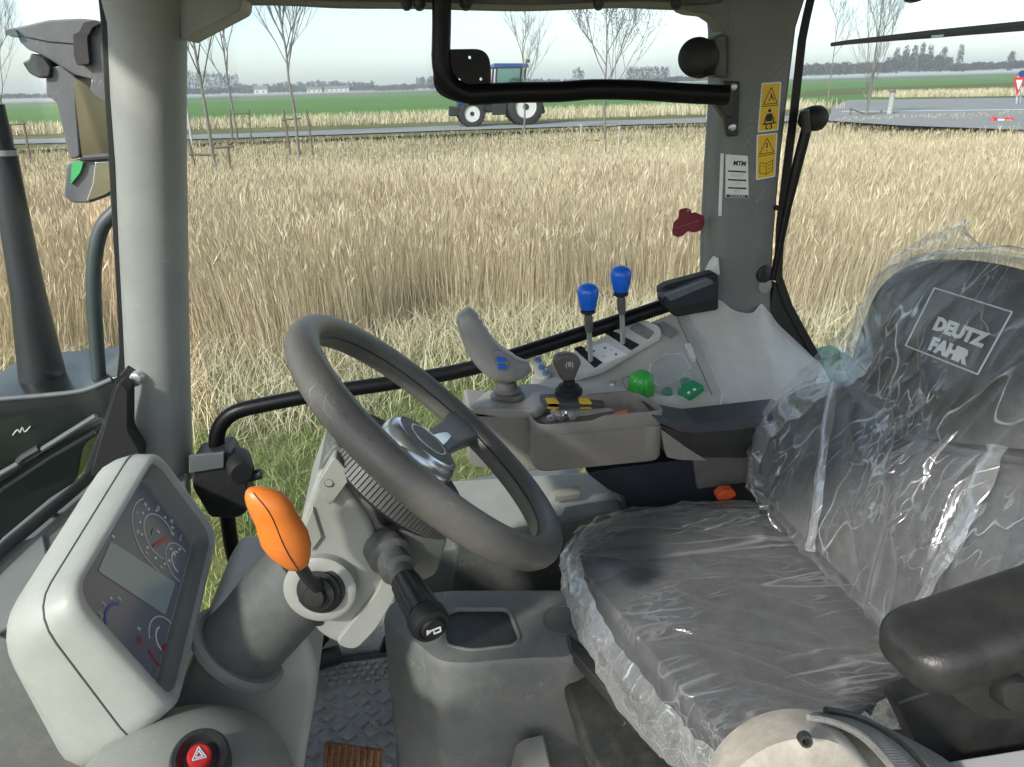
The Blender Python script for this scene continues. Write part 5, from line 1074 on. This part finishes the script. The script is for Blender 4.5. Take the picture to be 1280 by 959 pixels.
treeline('pointed poplars rising above the right treeline', [(x-1.2, y, x+1.2, y, 88, 88) for x, y in ((1118, 60), (1130, 58), (1141, 56), (1150, 55), (1160, 58), (1177, 60), (1198, 57), (1262, 66))], 430, FAR, 2.2, 1.8)
BWALL = mat('far_white_wall', (.62, .62, .60), .8, bump=0); BROOF = mat('far_grey_roof', (.16, .14, .13), .8, bump=0)
def farm(x0, x1, yt, yb, D_, lab):
    t_ = thing('farm_building', lab, 'farm building', P((x0+x1)/2, yb, D=D_)); a, b = P(x0, yb, D=D_), P(x1, yb, D=D_); b.z = a.z = min(a.z, b.z); H_ = (yb-yt)*D_/FPX
    add('wall', prism([a, b, b+V(0, 0, H_*.55), a+V(0, 0, H_*.55)], (0, 8, 0)), BWALL, t_)
    add('roof', prism([a+V(-.4, -.4, H_*.55), a+V(-.4, 4, H_), a+V(-.4, 8.4, H_*.55)], (b.x-a.x+.8, b.y-a.y, 0)), BROOF, t_)
    n = max(1, int((x1-x0)/6))
    for k in range(n): q = a.lerp(b, (k+.5)/n); add('window', prism([q+V(-.9, -.1, H_*.12), q+V(.9, -.1, H_*.12), q+V(.9, -.1, H_*.36), q+V(-.9, -.1, H_*.36)], (0, .05, 0)), BROOF, t_)
farm(318, 334, 108, 117, 560, 'small white farmhouse on the horizon right of the nearest young trees')
farm(384, 402, 109, 115.5, 560, 'long low white barn on the horizon, the left of two')
farm(406, 436, 107.5, 114.5, 570, 'longer white barn on the horizon, right of the tree with two stakes')

# ---- blue tractor on the road
DB = 38.5
tb = thing('blue_tractor', 'blue tractor with white wheel rims driving along the far road', 'tractor', P(654, 156, D=DB))
TBLUE = mat('tractor_blue', (.014, .055, .20), .35); TYRE = mat('tyre_rubber', (.025, .025, .025), .85, bump=0); TWHITE = mat('rim_white', (.62, .61, .57), .45, bump=0)
og = P(654, 156, D=DB)
def TB(x, y, z): return og+V(x, y, z)
def wheel(x, y, r_, wd, sgn):
    w_ = add('tyre', lathe(TB(x, y, r_), (0, -1, 0), [(r_*.62, wd*.3), (r_*.62, -wd), (r_*.9, -wd), (r_, -wd*.7), (r_, wd*.7), (r_*.9, wd), (r_*.64, wd), (r_*.62, wd*.3)], 32, caps=False), TYRE, tb)
    n = 22
    add('tread', J(*[obox(TB(x+math.cos(2*math.pi*k/n)*r_, y+(wd*.4 if k % 2 else -wd*.4), r_+math.sin(2*math.pi*k/n)*r_), V(math.cos(2*math.pi*k/n), 0, math.sin(2*math.pi*k/n))*.035, V(0, wd*.5, 0), V(-math.sin(2*math.pi*k/n), .4, math.cos(2*math.pi*k/n))*.04) for k in range(n)]), TYRE, w_)
    add('rim', lathe(TB(x, y, r_), (0, -sgn, 0), [(r_*.64, wd*.6), (r_*.58, wd*.75), (r_*.54, wd*.3), (r_*.3, wd*.05), (r_*.24, wd*.25), (.001, wd*.3)], 28), TWHITE, w_)
    
    for k in range(8): add('rim_lug', obox(TB(x+math.cos(k*math.pi/4)*r_*.42, y-sgn*wd*.22, r_+math.sin(k*math.pi/4)*r_*.42), V(.035, 0, 0), V(0, .02, 0), V(0, 0, .035)), TYRE, w_)
    add('wheel_hub', lathe(TB(x, y, r_), (0, -sgn, 0), [(.001, wd*.7), (r_*.17, wd*.65), (r_*.20, wd*.2)], 16), TYRE, w_)
wheel(0, -.85, .91, .26, 1); wheel(0, .85, .91, .26, -1); wheel(-2.8, -.8, .66, .2, 1); wheel(-2.8, .8, .66, .2, -1)
add('chassis', prism([TB(-3.3, -.3, .65), TB(.4, -.3, .7), TB(.4, -.3, 1.2), TB(-3.3, -.3, 1.1)], (0, .6, 0)), TYRE, tb, bevel=.04)
add('bonnet', prism([TB(-3.5, -.42, 1.05), TB(-1.55, -.42, 1.1), TB(-1.55, -.42, 1.95), TB(-3.3, -.42, 1.7), TB(-3.5, -.42, 1.5)], (0, .84, 0)), TBLUE, tb, bevel=.08)
add('front_weight', prism([TB(-3.95, -.4, .55), TB(-3.45, -.4, .55), TB(-3.4, -.4, 1.0), TB(-3.9, -.4, 1.05)], (0, .8, 0)), TYRE, tb, bevel=.06)
for s in (-.78, .78-.0): add('fender', tube([TB(1.02*math.cos(a), s, .95+1.02*math.sin(a)) for a in [R(20+k*12) for k in range(12)]], .06, 6), TBLUE, tb)
add('tank', prism([TB(-1.7, -.7, .55), TB(-1.0, -.7, .55), TB(-.95, -.7, 1.15), TB(-1.7, -.7, 1.15)], (0, .5, 0)), TYRE, tb, bevel=.04)
for x0, x1 in ((-1.58, -1.42), (-.12, .08)):
    for y in (-.7, .7): add('cab_post', tube([TB(x0, y, 1.25), TB(x1, y, 2.78)], .05, 8), TYRE, tb)
add('cab_body', prism([TB(-1.6, -.68, 1.1), TB(.1, -.68, 1.1), TB(.15, -.68, 1.8), TB(-1.6, -.68, 1.75)], (0, 1.36, 0)), TBLUE, tb, bevel=.04)
add('cab_window', prism([TB(-1.5, -.7, 1.8), TB(-.1, -.7, 1.84), TB(0, -.7, 2.75), TB(-1.4, -.7, 2.75)], (0, .02, 0)), glass('cab_glass', (.45, .62, .58), 1.0), tb)
add('cab_roof', prism([TB(-1.75, -.75, 2.78), TB(.25, -.75, 2.78), TB(.2, -.75, 2.98), TB(-1.55, -.75, 3.02)], (0, 1.5, 0)), TBLUE, tb, bevel=.07)
add('exhaust_stack', tube([TB(-1.75, -.5, 1.7), TB(-1.75, -.5, 2.9)], .06, 8), TYRE, tb)
add('work_lamp', obox(TB(.2, -.6, 3.08), V(.1, 0, 0), V(0, .1, 0), V(0, 0, .08)), TYRE, tb, bevel=.02)
add('rear_linkage', prism([TB(.5, -.3, .5), TB(1.15, -.3, .55), TB(1.1, -.3, .9), TB(.4, -.3, 1.1)], (0, .6, 0)), TYRE, tb, bevel=.04)

# ================================================================ OUTSIDE PARTS OF THIS TRACTOR, LEFT OF THE PILLAR
YM = 1.75
t = thing('exterior_mirror', 'grey exterior mirror with a wide mirror glass hanging left of the front pillar', 'mirror', P(105, 250, Y=YM))
add('arm', slab([(5, 37), (22, 34), (60, 25), (102, 23), (126, 26), (131, 60), (128, 100), (116, 100), (92, 94), (70, 80), (50, 68), (34, 62), (24, 52), (22, 46), (6, 43)], YM, YM+.09, .01), EXTGREY, t, bevel=.018, seg=4)
add('arm_seam', tube(PX([(22, 44), (60, 52), (96, 55)], Y=YM-.001), .0012, 6), RUBBER, t)
add('arm_tip', slab([(5, 38), (18, 36), (24, 46), (12, 46)], YM-.01, YM+.03, .004), EXTGREY, t, bevel=.005)
add('indicator_lamp', slab([(27, 78), (36, 74), (38, 66), (55, 72), (64, 85), (62, 97), (48, 98), (36, 92)], YM-.02, YM+.05, .005), BLACK, t, bevel=.008)
add('pivot_bracket', slab([(91, 42), (98, 40), (104, 28), (118, 25), (126, 30), (116, 34), (112, 42), (109, 46), (110, 60), (112, 80), (96, 82), (92, 70)], YM-.03, YM+.02, .004), BLACK, t, bevel=.006)
add('hinge_post', slab([(112, 32), (131, 30), (136, 128), (124, 124), (112, 112), (118, 90), (112, 76)], YM-.015, YM+.05, .006), EXTGREY, t, bevel=.008)
add('housing', slab([(57, 85), (75, 82), (88, 92), (94, 96), (96, 140), (100, 196), (88, 200), (82, 180), (70, 128), (57, 118)], YM-.01, YM+.08, .006), EXTGREY, t, bevel=.012)
gl = PX([(91, 96), (105, 104), (116, 116), (124, 124), (140, 128), (140, 196), (101, 198), (96, 150)], Y=YM-.012)
mh = V(.28, 0, 0)
add('mirror_glass', ([q+V(0, (q.x-gl[0].x)*.111-(q.z-gl[0].z)*.067, 0) for q in gl], [tuple(range(len(gl)))]), MIRROR, t, smooth=False)
add('glass_back', slab([(91, 96), (124, 122), (140, 126), (140, 200), (101, 200), (96, 150)], YM+.05, YM+.09, .004), EXTGREY, t, bevel=.005)
add('mirror_rim', slab([(99, 197), (140, 194), (140, 199), (100, 202)], YM-.02, YM+.05), BLACK, t, bevel=.002)
add('wide_angle_housing', slab([(83, 205), (90, 200), (140, 199), (140, 240), (132, 247), (112, 254), (90, 254), (79, 246)], YM-.01, YM+.07, .008), EXTGREY, t, bevel=.012)
add('wide_angle_glass', slab([(119, 203), (140, 202), (140, 238), (130, 244), (108, 252), (116, 230)], YM-.016, YM-.008, .004), MIRROR, t, bevel=.002)
add('green_reflection', slab([(90, 203), (104, 203), (100, 216), (88, 231)], YM-.018, YM-.008, .002), mat('green_reflection', (.06, .42, .14), .3), t, bevel=.002)  # green reflection in the lower mirror, painted as a flat patch
t = thing('exhaust_pipe', 'tall black exhaust pipe seen through the windscreen', 'exhaust pipe', P(60, 560, Y=1.72))
add('pipe', tube([P(70, 560, Y=1.72), P(55, 480, Y=1.72), P(34, 360, Y=1.72), P(12, 240, Y=1.72), P(2, 185, Y=1.72)], [.064, .050, .034, .028, .027], 24), mat('exhaust_black', (.016, .018, .024), .45), t)
add('pipe_ring', tube([P(4, 194, Y=1.72), P(2.5, 187, Y=1.72)], .029, 24), STEEL, t)
add('pipe_tip', tube([P(2, 188, Y=1.72), P(-10, 130, Y=1.72)], [.024, .022], 20), MATS['exhaust_black'], t)
t = thing('hand_rail', 'dark curved hand rail outside the windscreen beside the front pillar', 'hand rail', P(125, 480, Y=1.66))
add('rail', tube(smooth_path(PX([(160, 250), (143, 266), (127, 285), (119, 318), (117, 360), (120, 420), (124, 478)], Y=1.66), 5), .0155), mat('rail_grey', (.05, .065, .065), .4), t)
t = thing('bonnet', 'dark green bonnet of this tractor under the windscreen', 'bonnet', (-1.2, 1.2, 1.2))
bn_pts = [(-.80, 1.60), (-.95, 1.60), (-1.5, 1.55), (-2.6, 1.45)]
def bsec(x, w_, zt): return [V(x, .83-w_, 1.15), V(x, .83-w_, zt-.16), V(x, .83-w_*.8, zt-.05), V(x, .83-w_*.3, zt), V(x, .83+w_*.3, zt), V(x, .83+w_*.8, zt-.05), V(x, .83+w_, zt-.16), V(x, .83+w_, 1.15)]
add('hood', loft([bsec(-.80, .50, 1.73), bsec(-1.2, .50, 1.72), bsec(-2.0, .46, 1.68), bsec(-2.7, .40, 1.60)]), BONNET, t, ang=30)
add('fender_guard', slab([(-60, 505), (0, 497), (60, 492), (105, 486), (135, 474), (158, 466), (165, 500), (128, 540), (104, 556), (96, 600), (0, 700), (-60, 760)], 1.60, 1.9, .02), mat('guard_green', (.007, .011, .010), .35, coat=.3), t, bevel=.02, seg=4)
add('guard_edge', tube(smooth_path(PX([(-60, 506), (0, 499), (60, 494), (105, 488), (140, 474)], Y=1.60), 4), .006), EXTGREY, t)
sc2 = [(16, 544), (22, 537), (25, 541), (28, 534), (31, 540), (38, 533)]
add('scribble_mark', tube(smooth_path(PX(sc2, Y=1.596), 3), .0014, 6), PRINTGREY, t)
t = thing('windscreen_wiper', 'black windscreen wiper lying along the lower edge of the windscreen', 'wiper', P(20, 610, Y=1.5))
add('blade', tube(PX([(-30, 622), (60, 560), (128, 526)], Y=1.52), .010, 8), BLACK, t); add('arm', tube(PX([(-30, 610), (40, 570), (120, 520)], Y=1.50), .006, 8), EXTGREY, t); add('wiper_edge', tube(PX([(-30, 634), (60, 574), (118, 540)], Y=1.53), .004, 8), EXTGREY, t)
add('wiper_bracket', tube(PX([(24, 578), (30, 572), (50, 560)], Y=1.50), .009, 8), BLACK, t)
t = thing('tractor_fender', 'green rear fender of this tractor beyond the console', 'fender', P(1040, 470, Y=1.62))
add('fender_skin', slab([(1008, 468), (1020, 452), (1038, 444), (1055, 440), (1070, 450), (1070, 520), (1012, 486)], 1.60, 1.66, .01), FENDER, t, bevel=.012, seg=4)

# ================================================================ HAZE
hz = add('haze', box((-1600, -60, -1), (2200, 1500, 26)), mat('haze_placeholder', (1, 1, 1)), None, kind='stuff', smooth=False, label='thin pale haze over the fields', cat='haze')
M = bpy.data.materials.new('haze_air'); M.use_nodes = True; tt = M.node_tree; tt.nodes.clear(); oo = _n(tt, 'ShaderNodeOutputMaterial'); pv = _n(tt, 'ShaderNodeVolumePrincipled')
pv.inputs['Density'].default_value = .0006; pv.inputs['Color'].default_value = (.86, .91, .95, 1); tt.links.new(pv.outputs[0], oo.inputs['Volume']); hz.data.materials.clear(); hz.data.materials.append(M)
